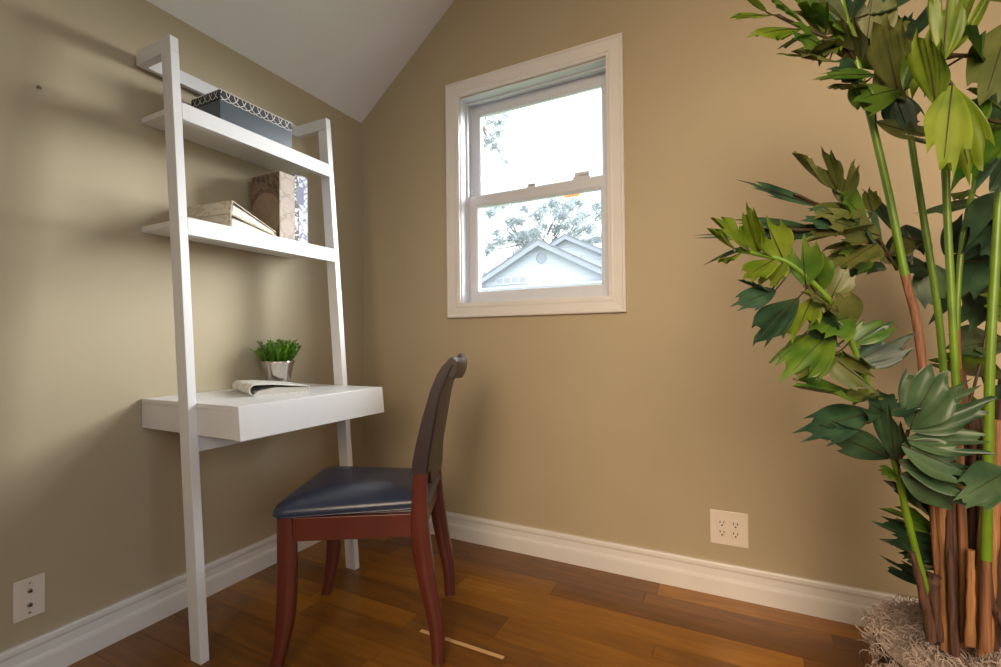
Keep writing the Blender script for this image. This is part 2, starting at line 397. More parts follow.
M['seat'] = mat('navy_black_leather', srgb(38, 49, 72), 0.29, spec=0.7, noise=0.05, nscale=30, bump=0.10, bscale=260)
M['back'] = mat('dark_brown_leather', srgb(54, 42, 43), 0.42, spec=0.4, noise=0.05, nscale=30, bump=0.10, bscale=260)
M['piping'] = mat('black_piping', srgb(20, 17, 18), 0.4, noise=0.05)
M['glide'] = mat('grey_nylon', srgb(120, 118, 112), 0.5, noise=0.04)
M['box_body'] = mat('slate_blue_card', srgb(66, 77, 86), 0.3, spec=0.8, noise=0.04, nscale=18)
M['box_lid'] = mat('black_card', srgb(30, 29, 32), 0.5, noise=0.05)
M['ring'] = mat('white_print', srgb(214, 212, 206), 0.5, noise=0.02)
M['paper'] = mat('page_paper', srgb(196, 193, 184), 0.7, noise=0.03, nscale=90)
M['shadow_card'] = mat('gap_shade_card', srgb(70, 62, 54), 0.7, noise=0.05)
M['silver'] = mat('silver_glaze', srgb(205, 196, 190), 0.16, metal=0.9, noise=0.05, nscale=16)
M['soil'] = mat('dark_soil', srgb(40, 30, 22), 0.9, noise=0.3, nscale=60)
M['midrib'] = mat('dark_midrib', srgb(62, 48, 28), 0.5, noise=0.1)
M['cane_green'] = mat('green_cane', srgb(96, 128, 26), 0.35, noise=0.22, nscale=14)
M['cane_brown'] = mat('brown_cane', srgb(122, 82, 54), 0.6, noise=0.6, nscale=170, bump=0.6, bscale=220, stretch=0.03)
M['sheath_dark'] = mat('dark_fibrous_bark', srgb(76, 50, 36), 0.75, noise=0.85, nscale=170, bump=1.0, bscale=220, stretch=0.03)
M['sheath_tan'] = mat('tan_sheath', srgb(146, 104, 64), 0.6, noise=0.5, nscale=170, bump=0.6, bscale=220, stretch=0.03)
M['moss'] = mat('dried_moss', srgb(166, 150, 138), 0.85, noise=0.25, nscale=30)
M['pot'] = mat('dark_brown_planter', srgb(62, 52, 46), 0.6, noise=0.2, nscale=40, bump=0.3, bscale=60)
M['L'] = leafmat('lime_leaf', srgb(92, 118, 22), srgb(128, 146, 46), 0.36, 0.3)
M['M'] = leafmat('mid_green_leaf', srgb(52, 92, 26), srgb(96, 122, 40), 0.33, 0.22)
M['O'] = leafmat('olive_leaf', srgb(78, 88, 40), srgb(108, 112, 58), 0.36, 0.25)
M['D'] = leafmat('dark_teal_leaf', srgb(30, 52, 36), srgb(56, 84, 56), 0.3, 0.1)
M['G'] = leafmat('grey_green_leaf', srgb(48, 76, 50), srgb(80, 104, 70), 0.33, 0.2)
M['box_leaf'] = leafmat('boxwood_leaf', srgb(44, 100, 18), srgb(118, 172, 50), 0.4, 0.25)
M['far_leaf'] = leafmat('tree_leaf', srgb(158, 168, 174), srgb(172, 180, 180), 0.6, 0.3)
M['far_bark'] = mat('tree_bark', srgb(110, 104, 98), 0.8, noise=0.2, nscale=3)
M['siding'] = mat('white_siding', srgb(196, 204, 212), 0.6, noise=0.01)
M['fascia'] = mat('grey_fascia', srgb(150, 156, 166), 0.6, noise=0.03)
M['shingle'] = mat('grey_shingle', srgb(120, 122, 126), 0.8, noise=0.2, nscale=6)
M['grass'] = mat('lawn', srgb(96, 112, 66), 0.9, noise=0.3, nscale=2)
M['strip_orange'] = leafmat('orange_strip', srgb(236, 190, 150), srgb(240, 204, 172), 0.5, 0.7)

def siding_lines(m, pitch):
    nt = m.node_tree; b = nt.nodes['Principled BSDF']
    tc = nt.nodes.new('ShaderNodeTexCoord'); sp = nt.nodes.new('ShaderNodeSeparateXYZ')
    nt.links.new(tc.outputs['Object'], sp.inputs[0])
    d = nt.nodes.new('ShaderNodeMath'); d.operation = 'DIVIDE'; d.inputs[1].default_value = pitch
    nt.links.new(sp.outputs['Z'], d.inputs[0])
    f = nt.nodes.new('ShaderNodeMath'); f.operation = 'FRACT'; nt.links.new(d.outputs[0], f.inputs[0])
    bp = nt.nodes.new('ShaderNodeBump'); bp.inputs['Distance'].default_value = 0.05; bp.inputs['Strength'].default_value = 1
    bp.invert = True
    nt.links.new(f.outputs[0], bp.inputs['Height']); nt.links.new(bp.outputs['Normal'], b.inputs['Normal'])
siding_lines(M['siding'], 0.125)

def glass_mat():
    m = bpy.data.materials.new('window_glass'); m.use_nodes = True
    nt = m.node_tree; nt.nodes.remove(nt.nodes['Principled BSDF']); out = nt.nodes['Material Output']
    tr = nt.nodes.new('ShaderNodeBsdfTransparent'); tr.inputs['Color'].default_value = (0.97, 0.985, 0.98, 1)
    gl = nt.nodes.new('ShaderNodeBsdfGlossy'); gl.inputs['Roughness'].default_value = 0.02
    fr = nt.nodes.new('ShaderNodeFresnel'); fr.inputs['IOR'].default_value = 1.45
    mx = nt.nodes.new('ShaderNodeMixShader')
    nt.links.new(fr.outputs[0], mx.inputs['Fac']); nt.links.new(tr.outputs[0], mx.inputs[1]); nt.links.new(gl.outputs[0], mx.inputs[2])
    # translucent mix: outdoor glare put into the glass as a milky veil
    tl = nt.nodes.new('ShaderNodeBsdfTranslucent'); tl.inputs['Color'].default_value = (0.9, 0.95, 1, 1)
    m2 = nt.nodes.new('ShaderNodeMixShader'); m2.inputs['Fac'].default_value = HAZE
    nt.links.new(mx.outputs[0], m2.inputs[1]); nt.links.new(tl.outputs[0], m2.inputs[2])
    nt.links.new(m2.outputs[0], out.inputs['Surface'])
    return m
HAZE = 0.016
M['glass'] = glass_mat()

# hardwood boards: each board has its own tone (colour attribute), grain along x
def floor_mat():
    m = bpy.data.materials.new('acacia_boards'); m.use_nodes = True
    nt = m.node_tree; b = nt.nodes['Principled BSDF']; L = nt.links.new
    at = nt.nodes.new('ShaderNodeAttribute'); at.attribute_name = 'board'
    tc = nt.nodes.new('ShaderNodeTexCoord')
    off = nt.nodes.new('ShaderNodeVectorMath'); off.operation = 'MULTIPLY_ADD'
    off.inputs[1].default_value = (31, 17, 23); L(at.outputs['Color'], off.inputs[0]); L(tc.outputs['Object'], off.inputs[2])
    mp = nt.nodes.new('ShaderNodeMapping'); mp.inputs['Scale'].default_value = (1.6, 22, 1); L(off.outputs[0], mp.inputs['Vector'])
    n1 = nt.nodes.new('ShaderNodeTexNoise'); n1.inputs['Scale'].default_value = 2.2; n1.inputs['Detail'].default_value = 6; n1.inputs['Distortion'].default_value = 0.6
    L(mp.outputs[0], n1.inputs['Vector'])
    mp2 = nt.nodes.new('ShaderNodeMapping'); mp2.inputs['Scale'].default_value = (1.3, 5, 1); L(off.outputs[0], mp2.inputs['Vector'])
    n2 = nt.nodes.new('ShaderNodeTexNoise'); n2.inputs['Scale'].default_value = 2.6; n2.inputs['Detail'].default_value = 3; n2.inputs['Distortion'].default_value = 1.2
    L(mp2.outputs[0], n2.inputs['Vector'])
    sep = nt.nodes.new('ShaderNodeSeparateColor'); L(at.outputs['Color'], sep.inputs[0])
    def mth(op, a, bb):
        q = nt.nodes.new('ShaderNodeMath'); q.operation = op
        for i, x in enumerate((a, bb)):
            if isinstance(x, (int, float)): q.inputs[i].default_value = x
            else: L(x, q.inputs[i])
        return q.outputs[0]
    t = mth('ADD', mth('MULTIPLY', sep.outputs[0], 0.38), mth('ADD', mth('MULTIPLY', n1.outputs['Fac'], 0.35), mth('MULTIPLY', n2.outputs['Fac'], 0.45)))
    t = mth('SUBTRACT', t, 0.11)
    cr = nt.nodes.new('ShaderNodeValToRGB'); L(t, cr.inputs['Fac'])
    e = cr.color_ramp.elements
    e[0].position = 0.1; e[0].color = srgb(78, 46, 12)
    e[1].position = 0.95; e[1].color = srgb(196, 142, 46)
    x = cr.color_ramp.elements.new(0.4); x.color = srgb(122, 76, 17)
    x = cr.color_ramp.elements.new(0.65); x.color = srgb(156, 102, 24)
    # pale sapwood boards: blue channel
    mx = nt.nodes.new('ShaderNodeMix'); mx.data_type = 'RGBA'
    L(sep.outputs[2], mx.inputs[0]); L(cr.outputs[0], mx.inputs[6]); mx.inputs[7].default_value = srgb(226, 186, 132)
    L(mx.outputs[2], b.inputs['Base Color'])
    b.inputs['Roughness'].default_value = 0.30; b.inputs['Coat Weight'].default_value = 0.12; b.inputs['Coat Roughness'].default_value = 0.18
    bp = nt.nodes.new('ShaderNodeBump'); bp.inputs['Strength'].default_value = 0.12; bp.inputs['Distance'].default_value = 0.002
    L(n1.outputs['Fac'], bp.inputs['Height']); L(bp.outputs[0], b.inputs['Normal'])
    return m
M['floor'] = floor_mat()

def print_mat(name, base, ink, scale, thr, centers=(), ring=None, fill=None, axis='YZ', base2=None, rough=0.55):
    """printed cover: swirls of ink from distorted noise, and medallion rings at centres (local coordinates)"""
    m = bpy.data.materials.new(name); m.use_nodes = True
    nt = m.node_tree; b = nt.nodes['Principled BSDF']; L = nt.links.new
    b.inputs['Roughness'].default_value = rough
    tc = nt.nodes.new('ShaderNodeTexCoord')
    n = nt.nodes.new('ShaderNodeTexNoise'); n.inputs['Scale'].default_value = scale; n.inputs['Detail'].default_value = 2; n.inputs['Distortion'].default_value = 2.2
    L(tc.outputs['Object'], n.inputs['Vector'])
    r = nt.nodes.new('ShaderNodeValToRGB'); r.color_ramp.elements[0].position = thr; r.color_ramp.elements[1].position = thr+0.07
    r.color_ramp.elements[0].color = ink; r.color_ramp.elements[1].color = base
    if base2:
        x = r.color_ramp.elements.new(min(thr+0.2, 0.98)); x.color = base2
    L(n.outputs['Fac'], r.inputs['Fac'])
    cur = r.outputs['Color']
    for (c, rad, w) in centers:
        d = nt.nodes.new('ShaderNodeVectorMath'); d.operation = 'SUBTRACT'; d.inputs[1].default_value = c
        L(tc.outputs['Object'], d.inputs[0])
        mk = nt.nodes.new('ShaderNodeVectorMath'); mk.operation = 'MULTIPLY'
        mk.inputs[1].default_value = (0, 1, 1) if axis == 'YZ' else (1, 0, 1)
        L(d.outputs[0], mk.inputs[0])
        le = nt.nodes.new('ShaderNodeVectorMath'); le.operation = 'LENGTH'; L(mk.outputs[0], le.inputs[0])
        for col, lo, hi in ((fill, 0, rad-w), (ring, rad-w, rad)):
            if col is None: continue
            a = nt.nodes.new('ShaderNodeMath'); a.operation = 'COMPARE'; a.inputs[1].default_value = (lo+hi)/2; a.inputs[2].default_value = (hi-lo)/2
            L(le.outputs['Value'], a.inputs[0])
            s = nt.nodes.new('ShaderNodeMath'); s.operation = 'MULTIPLY'; s.inputs[1].default_value = 0.7
            L(a.outputs[0], s.inputs[0])
            mx = nt.nodes.new('ShaderNodeMix'); mx.data_type = 'RGBA'
            L(s.outputs[0], mx.inputs[0]); L(cur, mx.inputs[6]); mx.inputs[7].default_value = col
            cur = mx.outputs[2]
    L(cur, b.inputs['Base Color'])
    return m
M['linen'] = print_mat('cream_printed_linen', srgb(200, 188, 164), srgb(180, 167, 140), 22, 0.42)
M['damask_spine'] = print_mat('damask_spine', srgb(156, 142, 126), srgb(136, 118, 104), 26, 0.42,
    [((0, 0, 0.228), 0.036, 0.005), ((0, 0, 0.15), 0.036, 0.004), ((0, 0, 0.06), 0.036, 0.004)], ring=srgb(132, 110, 98), fill=srgb(160, 142, 128))
M['damask_cover'] = print_mat('damask_cover', srgb(126, 108, 88), srgb(84, 68, 58), 16, 0.42,
    [((0.088, 0, 0.11), 0.108, 0.014)], ring=srgb(108, 82, 68), fill=srgb(150, 132, 104), axis='XZ')
M['swirl'] = print_mat('blue_white_swirl', srgb(182, 186, 198), srgb(104, 108, 128), 26, 0.42)
M['swirl_band'] = mat('slate_blue_band', srgb(96, 100, 124), 0.55, noise=0.06, nscale=40)
M['swirl_dark'] = print_mat('charcoal_swirl', srgb(206, 204, 204), srgb(52, 50, 54), 34, 0.50)
M['magazine'] = print_mat('pale_printed_cover', srgb(222, 220, 214), srgb(186, 182, 174), 30, 0.36)

# ------------------------------------------------------------------ room
CEIL, SLOPE, RIDGE, WX, BY = 2.2356, 0.7855, 1.75, 3.5, -4.6
RZ = CEIL + SLOPE*RIDGE
roof = lambda x: CEIL + SLOPE*min(x, 2*RIDGE - x)
T = 0.14
OX0, OX1, OZ0, OZ1 = 0.655, 1.4125, 1.155, 2.218      # opening of the gable window

# floor: individual boards running along x
bm = bmesh.new(); lay = None
colmap = []
y = 0.0; row = 0
rf = random.Random(11)
while y > BY:
    w = rf.choice((0.078, 0.09, 0.1, 0.112, 0.125)); y1 = max(y - w, BY)
    x = -rf.uniform(0, 0.7)
    while x < WX:
        ln = rf.choice((0.45, 0.6, 0.8, 1.0, 1.2)); a = max(x, 0.0); c = min(x + ln, WX)
        if c > a + 0.001:
            g = 0.0007
            v = box(bm, a+g, c-g, y1+g, y-g, -0.02, 0.0)
            tone = rf.betavariate(2.2, 2.2)
            colmap.append((tone, rf.random(), 0.0, 1))
        x += ln
    y = y1; row += 1
# one narrow strip of pale sapwood left of the middle of the room
nb = len(colmap)
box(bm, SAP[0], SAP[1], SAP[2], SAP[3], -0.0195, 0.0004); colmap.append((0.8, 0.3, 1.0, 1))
box(bm, 0.0, WX, BY, 0, -0.09, -0.0202); colmap.append((0.0, 0.2, 0.0, 1))
me = bpy.data.meshes.new('floor'); bm.to_mesh(me); bm.free()
ca = me.color_attributes.new('board', 'FLOAT_COLOR', 'POINT')
for i, cc in enumerate(colmap):
    for k in range(8): ca.data[i*8+k].color = cc
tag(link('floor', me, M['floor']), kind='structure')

# gable wall with the window opening
bm = bmesh.new()
def wpoly(pts): prism(bm, [(px, 0, pz) for px, pz in pts], (0, T, 0))
wpoly([(-T, -0.09), (OX0, -0.09), (OX0, roof(OX0)), (0, CEIL), (-T, CEIL)])
wpoly([(OX1, -0.09), (WX+T, -0.09), (WX+T, CEIL), (WX, CEIL), (RIDGE, RZ), (OX1, roof(OX1))])
wpoly([(OX0, -0.09), (OX1, -0.09), (OX1, OZ0), (OX0, OZ0)])
wpoly([(OX0, OZ1), (OX1, OZ1), (OX1, roof(OX1)), (OX0, roof(OX0))])
tag(obj('wall_back', bm, M['wall']), kind='structure')
bm = bmesh.new(); box(bm, -T, 0, BY, 0, -0.09, CEIL)
tag(obj('wall_left', bm, M['wall']), kind='structure')
# right wall with a wide window behind the plant, out of the photograph
RW = (-3.5, -1.55, 0.75, 2.05)
bm = bmesh.new()
box(bm, WX, WX+T, BY, RW[0], -0.09, CEIL); box(bm, WX, WX+T, RW[1], 0, -0.09, CEIL)
box(bm, WX, WX+T, RW[0], RW[1], -0.09, RW[2]); box(bm, WX, WX+T, RW[0], RW[1], RW[3], CEIL)
tag(obj('wall_right', bm, M['wall']), kind='structure')
bm = bmesh.new()
prism(bm, [(-T, BY, -0.09), (WX+T, BY, -0.09), (WX+T, BY, CEIL), (WX, BY, CEIL), (RIDGE, BY, RZ), (0, BY, CEIL), (-T, BY, CEIL)], (0, -T, 0))
tag(obj('wall_rear', bm, M['wall']), kind='structure')
bm = bmesh.new()
prism(bm, [(0, BY, CEIL), (RIDGE, BY, RZ), (WX, BY, CEIL), (WX+0.3, BY, CEIL+0.0), (WX+0.3, BY, CEIL+0.14), (RIDGE, BY, RZ+0.16), (-0.3, BY, CEIL+0.14), (-0.3, BY, CEIL)], (0, -BY+T, 0))
tag(obj('ceiling', bm, M['ceiling']), kind='structure')

# baseboards: stepped profile (distance from wall, height)
PROF = [(0, 0.0005), (0.019, 0.0005), (0.019, 0.058), (0.017, 0.066), (0.0115, 0.072), (0.0105, 0.098), (0.0135, 0.102), (0.0150, 0.108), (0.0145, 0.118), (0.011, 0.1244), (0, 0.1244)]
def baseboard(name, a, b, n):
    bm = bmesh.new(); a, b, n = Vector(a), Vector(b), Vector(n)
    loft(bm, [[a + n*p + Vector((0, 0, z)) for p, z in PROF], [b + n*p + Vector((0, 0, z)) for p, z in PROF]])
    tag(obj(name, bm, M['trim']), kind='structure')
baseboard('baseboard_left', (0.0003, BY+0.02, 0), (0.0003, -0.0003, 0), (1, 0, 0))
baseboard('baseboard_back', (0.0195, -0.0003, 0), (WX-0.02, -0.0003, 0), (0, -1, 0))
baseboard('baseboard_right', (WX-0.0003, BY+0.02, 0), (WX-0.0003, -0.0003, 0), (-1, 0, 0))

# ------------------------------------------------------------------ windows
def sweep_rect(bm, rect, prof, closed=True, axis='y', mi=0):
    """mitred frame: prof = (inset from rect, depth coordinate) loop"""
    x0, x1, z0, z1 = rect
    loops = []
    for ins, d in prof:
        c = [(x0+ins, z0+ins), (x1-ins, z0+ins), (x1-ins, z1-ins), (x0+ins, z1-ins)]
        loops.append([bm.verts.new((p, d, q) if axis == 'y' else (d, p, q)) for p, q in c])
    n = len(loops)
    for i in range(n if closed else n-1):
        a, b = loops[i], loops[(i+1) % n]
        for k in range(4):
            f = bm.faces.new((a[k], a[(k+1) % 4], b[(k+1) % 4], b[k])); f.material_index = mi

w1 = empty('window_1', (1.03, 0.0, 1.155), kind='structure')
def wpart(name, bm, m, **kw):
    bmesh.ops.translate(bm, verts=bm.verts[:], vec=(-1.03, 0, -1.155))
    return obj(name, bm, m, w1, **kw)
bm = bmesh.new()
sweep_rect(bm, (0.5807, 1.4734, 1.1087, 2.2956), [(0, -0.0003), (0, -0.019), (0.004, -0.022), (0.010, -0.022), (0.014, -0.018), (0.048, -0.015), (0.052, -0.017), (0.060, -0.017), (0.064, -0.013), (0.0735, -0.012), (0.0735, -0.0003)])
wpart('window_casing', bm, M['trim'])
bm = bmesh.new()   # jamb liner with stops and a stepped sill
sweep_rect(bm, (OX0+0.0005, OX1-0.0005, OZ0+0.0005, OZ1-0.0005), [(0, 0.0), (0.004, 0.0), (0.004, 0.050), (0.014, 0.050), (0.014, 0.062), (0.004, 0.062), (0.004, 0.128), (0.016, 0.128), (0.016, 0.139), (0, 0.139)])
box(bm, OX0+0.004, OX1-0.004, 0.02, 0.062, OZ0+0.004, OZ0+0.016)
box(bm, OX0+0.004, OX1-0.004, 0.05, 0.13, OZ0+0.004, OZ0+0.030)
wpart('window_jamb', bm, M['vinyl'])
bm = bmesh.new()   # upper sash, outer track
sweep_rect(bm, (OX0+0.0045, OX1-0.0045, 1.690, OZ1-0.0045), [(0, 0.098), (0.052, 0.098), (0.058, 0.104), (0.058, 0.122), (0, 0.122)])
us = wpart('upper_sash', bm, M['vinyl'])
bm = bmesh.new()   # lower sash, inner track
sweep_rect(bm, (OX0+0.0045, OX1-0.0045, 1.1855, 1.730), [(0, 0.063), (0.004, 0.060), (0.046, 0.060), (0.056, 0.066), (0.058, 0.070), (0.058, 0.094), (0, 0.094)])
box(bm, OX0+0.03, OX1-0.03, 0.054, 0.062, 1.1855, 1.205)
ls = wpart('lower_sash', bm, M['vinyl'])
for nm, par, r, yy in (('upper_pane', us, (0.713, 1.355, 1.746, 2.157), 0.112), ('lower_pane', ls, (0.713, 1.355, 1.241, 1.674), 0.080)):
    bm = bmesh.new()
    f = bm.faces.new([bm.verts.new(p) for p in ((r[0], yy, r[2]), (r[1], yy, r[2]), (r[1], yy, r[3]), (r[0], yy, r[3]))])
    bmesh.ops.translate(bm, verts=bm.verts[:], vec=(-1.03, 0, -1.155))
    obj(nm, bm, M['glass'], par)
def lock(x, w, h):
    bm = bmesh.new()
    box(bm, x-w/2, x+w/2, 0.066, 0.088, 1.7302, 1.7302+h*0.45)
    box(bm, x-w*0.42, x+w*0.42, 0.070, 0.090, 1.7302+h*0.45, 1.7302+h)
    box(bm, x-w*0.10, x+w*0.5, 0.058, 0.070, 1.7302+h*0.5, 1.7302+h*0.8)
    bmesh.ops.translate(bm, verts=bm.verts[:], vec=(-1.03, 0, -1.155))
    obj('sash_lock', bm, M['vinyl'], ls, bevel=0.002)
lock(1.012, 0.046, 0.022); lock(1.262, 0.082, 0.036)
bm = bmesh.new(); box(bm, 1.17, 1.25, 0.0785, 0.0795, 1.659, 1.670)  # narrow pale orange strip along the top of the lower pane
bmesh.ops.translate(bm, verts=bm.verts[:], vec=(-1.03, 0, -1.155))
obj('pane_strip', bm, M['strip_orange'], ls)

w2 = empty('window_2', (WX, -2.525, 0.75), kind='structure')
bm = bmesh.new()
sweep_rect(bm, (RW[0]-0.07, RW[1]+0.07, RW[2]-0.07, RW[3]+0.07), [(0, WX-0.0003), (0, WX-0.02), (0.07, WX-0.014), (0.07, WX-0.0003)], axis='x')
bmesh.ops.translate(bm, verts=bm.verts[:], vec=(-WX, 2.525, -0.75)); obj('window_casing', bm, M['trim'], w2)
bm = bmesh.new()
sweep_rect(bm, (RW[0]+0.0005, RW[1]-0.0005, RW[2]+0.0005, RW[3]-0.0005), [(0, WX), (0.05, WX+0.05), (0.05, WX+0.1), (0, WX+0.139)], axis='x')
box(bm, WX+0.05, WX+0.1, -2.545, -2.505, RW[2]+0.03, RW[3]-0.03)
bmesh.ops.translate(bm, verts=bm.verts[:], vec=(-WX, 2.525, -0.75)); obj('window_frame', bm, M['vinyl'], w2)
bm = bmesh.new()
bm.faces.new([bm.verts.new(p) for p in ((WX+0.08, RW[0]+0.03, RW[2]+0.03), (WX+0.08, RW[1]-0.03, RW[2]+0.03), (WX+0.08, RW[1]-0.03, RW[3]-0.03), (WX+0.08, RW[0]+0.03, RW[3]-0.03))])
bmesh.ops.translate(bm, verts=bm.verts[:], vec=(-WX, 2.525, -0.75)); obj('window_pane', bm, M['glass'], w2)

# ------------------------------------------------------------------ ladder desk
LX = empty('ladder_desk', (0.27, -0.79, 0.0), label='white leaning ladder desk with two shelves and a drawer against the left wall', cat='desk')
def dpart(name, bm, m=None, parent=None, bevel=0.0015, **kw):
    bmesh.ops.translate(bm, verts=bm.verts[:], vec=(-0.27, 0.79, 0))
    o = obj(name, bm, m or M['desk'], LX, bevel=bevel, **kw)
    if parent: o.parent = parent
    return o
fx = lambda z: 0.391 - 0.0794*z        # front face of the leaning uprights
ZT = 1.966
YN0, YN1, YF0, YF1 = -1.132, -1.105, -0.475, -0.448
for y0, y1 in ((YN0, YN1), (YF0, YF1)):
    bm = bmesh.new()
    prism(bm, [(fx(0)-0.0535, y0, 0.0006), (fx(0), y0, 0.0006), (fx(ZT), y0, ZT), (fx(ZT)-0.0535, y0, ZT)], (0, y1-y0, 0))
    dpart('upright', bm)
    bm = bmesh.new()
    prism(bm, [(0.028, y0, ZT+0.0004), (fx(ZT), y0, ZT+0.0004), (fx(2.016), y0, 2.016), (0.028, y0, 2.016)], (0, y1-y0, 0))
    dpart('top_arm', bm)
bm = bmesh.new(); box(bm, 0.028, 0.048, YN1+0.0004, YF0-0.0004, ZT+0.0004, 2.016); dpart('top_rail', bm)
SY0, SY1 = YN1+0.0004, YF0-0.0004
for zt in (1.412, 1.800):
    bm = bmesh.new(); f0 = fx(zt)
    prism(bm, [(0.004, SY0, zt-0.020), (f0-0.022, SY0, zt-0.020), (f0-0.020, SY0, zt-0.058), (fx(zt-0.058), SY0, zt-0.058), (f0, SY0, zt), (0.004, SY0, zt)], (0, SY1-SY0, 0))
    dpart('shelf', bm)
DT = 0.803
dx = lambda z: 0.535 + (DT - z)*0.10
bm = bmesh.new(); box(bm, 0.004, 0.516, SY0, SY1, DT-0.016, DT); dpart('desk_top', bm)
for y0, y1 in ((SY0, SY0+0.018), (SY1-0.018, SY1)):
    bm = bmesh.new(); box(bm, 0.004, 0.516, y0, y1, 0.700, DT-0.0164); dpart('side_panel', bm)
bm = bmesh.new()
loft(bm, [[(0.5168, y, 0.698), (dx(0.698)+k, y, 0.698), (dx(DT)+k, y, DT), (0.5168, y, DT)] for y, k in ((SY0, 0), (SY1, 0.015))]); dpart('drawer_front', bm)
bm = bmesh.new(); box(bm, 0.02, 0.512, SY0+0.0185, SY1-0.0185, 0.700, 0.709); dpart('bottom_panel', bm)
bm = bmesh.new(); box(bm, 0.304, 0.324, SY0, SY1, 0.645, 0.6996); dpart('stretcher', bm)
# ------------------------------------------------------------------ things on the shelves and the desk
# storage box with a patterned lid
e = empty('storage_box', (0.1175, -0.789, 1.8004), label='slate blue storage box with black lid of white interlocking rings on the upper shelf', cat='box')
bx, by, bh = 0.0875, 0.159, 0.130
bm = bmesh.new(); box(bm, -bx+0.0025, bx-0.0025, -by+0.0025, by-0.0025, 0, 0.120); obj('box_body', bm, M['box_body'], e, bevel=0.0015)
bm = bmesh.new(); LZ = 0.094
for (a, b, c, d) in ((-bx, bx, -by, -by+0.002), (-bx, bx, by-0.002, by), (-bx, -bx+0.002, -by+0.002, by-0.002), (bx-0.002, bx, -by+0.002, by-0.002)):
    box(bm, a, b, c, d, LZ, bh)
box(bm, -bx, bx, -by, by, bh-0.003, bh)
def ring_band(bm, c, u, n, rad, w, z0, z1, half):
    """flat printed ring: c centre, u in-plane horizontal, n outward; clipped to the lid rim"""
    c, u, n = Vector(c), Vector(u), Vector(n); N = 40
    for k in range(N):
        q = []
        for ang, rr in ((k, rad-w), (k, rad), (k+1, rad), (k+1, rad-w)):
            t = 2*PI*ang/N; s = rr*math.cos(t); z = c.z + rr*math.sin(t)
            q.append((s, z))
        if any(z < z0-1e-6 or z > z1+1e-6 for s, z in q): continue
        if any(abs((c + u*s)[1 if abs(u[1]) > 0.5 else 0]) > half for s, z in q): continue
        vs = [bm.verts.new(c + u*s + Vector((0, 0, z-c.z)) + n*0.0007) for s, z in q]
        bm.faces.new(vs).material_index = 1
for side in (1, -1):
    for k in range(-4, 5):
        ring_band(bm, (side*bx, k*0.064, bh+0.003), (0, 1, 0), (side, 0, 0), 0.042, 0.0026, LZ-0.004, bh, by)
        ring_band(bm, (side*bx, k*0.064+0.032, bh+0.003), (0, 1, 0), (side, 0, 0), 0.042, 0.0026, LZ-0.004, bh, by)
    for k in range(-2, 3):
        ring_band(bm, (k*0.064, side*by, bh+0.003), (1, 0, 0), (0, side, 0), 0.042, 0.0026, LZ, bh, bx)
        ring_band(bm, (k*0.064+0.032, side*by, bh+0.003), (1, 0, 0), (0, side, 0), 0.042, 0.0026, LZ, bh, bx)
for (a, b, c, d) in ((-bx-0.0006, bx+0.0006, -by-0.0006, by+0.0006),):
    for s in (1, -1):
        box(bm, s*(bx-0.0002), s*(bx+0.0007), c, d, bh-0.0028, bh, 1); box(bm, a, b, s*(by-0.0002), s*(by+0.0007), bh-0.0028, bh, 1)
obj('box_lid', bm, [M['box_lid'], M['ring']], e)

# two album binders lying flat; their spines face the near end of the shelf
def flat_album(loc, rx, label, x0, x1, yaw):
    e = empty('photo_album', loc, label=label, cat='album', group='cream albums lying on the lower shelf')
    e.rotation_euler = (-rx, 0, yaw)
    e.location = (x1 - x1*math.cos(yaw), loc[1] - x1*math.sin(yaw), loc[2])   # turned about its front spine corner
    Ls, h0, h1, t = 0.215, 0.050, 0.014, 0.0035
    bm = bmesh.new()
    prism(bm, [(x0, 0, 0), (x0, Ls, 0), (x0, Ls, t), (x0, t, t), (x0, t, h0-t), (x0, Ls, h1-t), (x0, Ls, h1), (x0, 0, h0)], (x1-x0, 0, 0))
    obj('cover', bm, M['linen'], e, bevel=0.001)
    bm = bmesh.new()
    prism(bm, [(x0+0.006, 0.010, t+0.0003), (x0+0.006, Ls-0.008, t+0.0003), (x0+0.006, Ls-0.008, h1-t-0.0012), (x0+0.006, 0.06, h0*0.62), (x0+0.006, 0.010, h0*0.70)], (x1-x0-0.010, 0, 0))
    obj('page_block', bm, M['paper'], e)
    bm = bmesh.new(); prism(bm, [(x0+0.004, 0.0045, h0*0.72), (x0+0.004, 0.05, h0*0.66), (x0+0.004, 0.06, h0*0.68), (x0+0.004, 0.0045, h0*0.82)], (x1-x0-0.010, 0, 0))
    obj('gap_shade', bm, M['shadow_card'], e)  # dark wedge standing in for the shade in the gap under the cover
    return e
ang = math.atan2(0.050-0.014, 0.215)
flat_album((0, -0.946, 1.4126), 0, 'lower of two cream albums lying flat on the lower shelf, resting on the shelf board', 0.035, 0.262, math.radians(8))
flat_album((0, -0.947, 1.4126+0.0512), ang, 'upper of two cream albums lying flat on the lower shelf, tilted on top', 0.030, 0.262, math.radians(8))

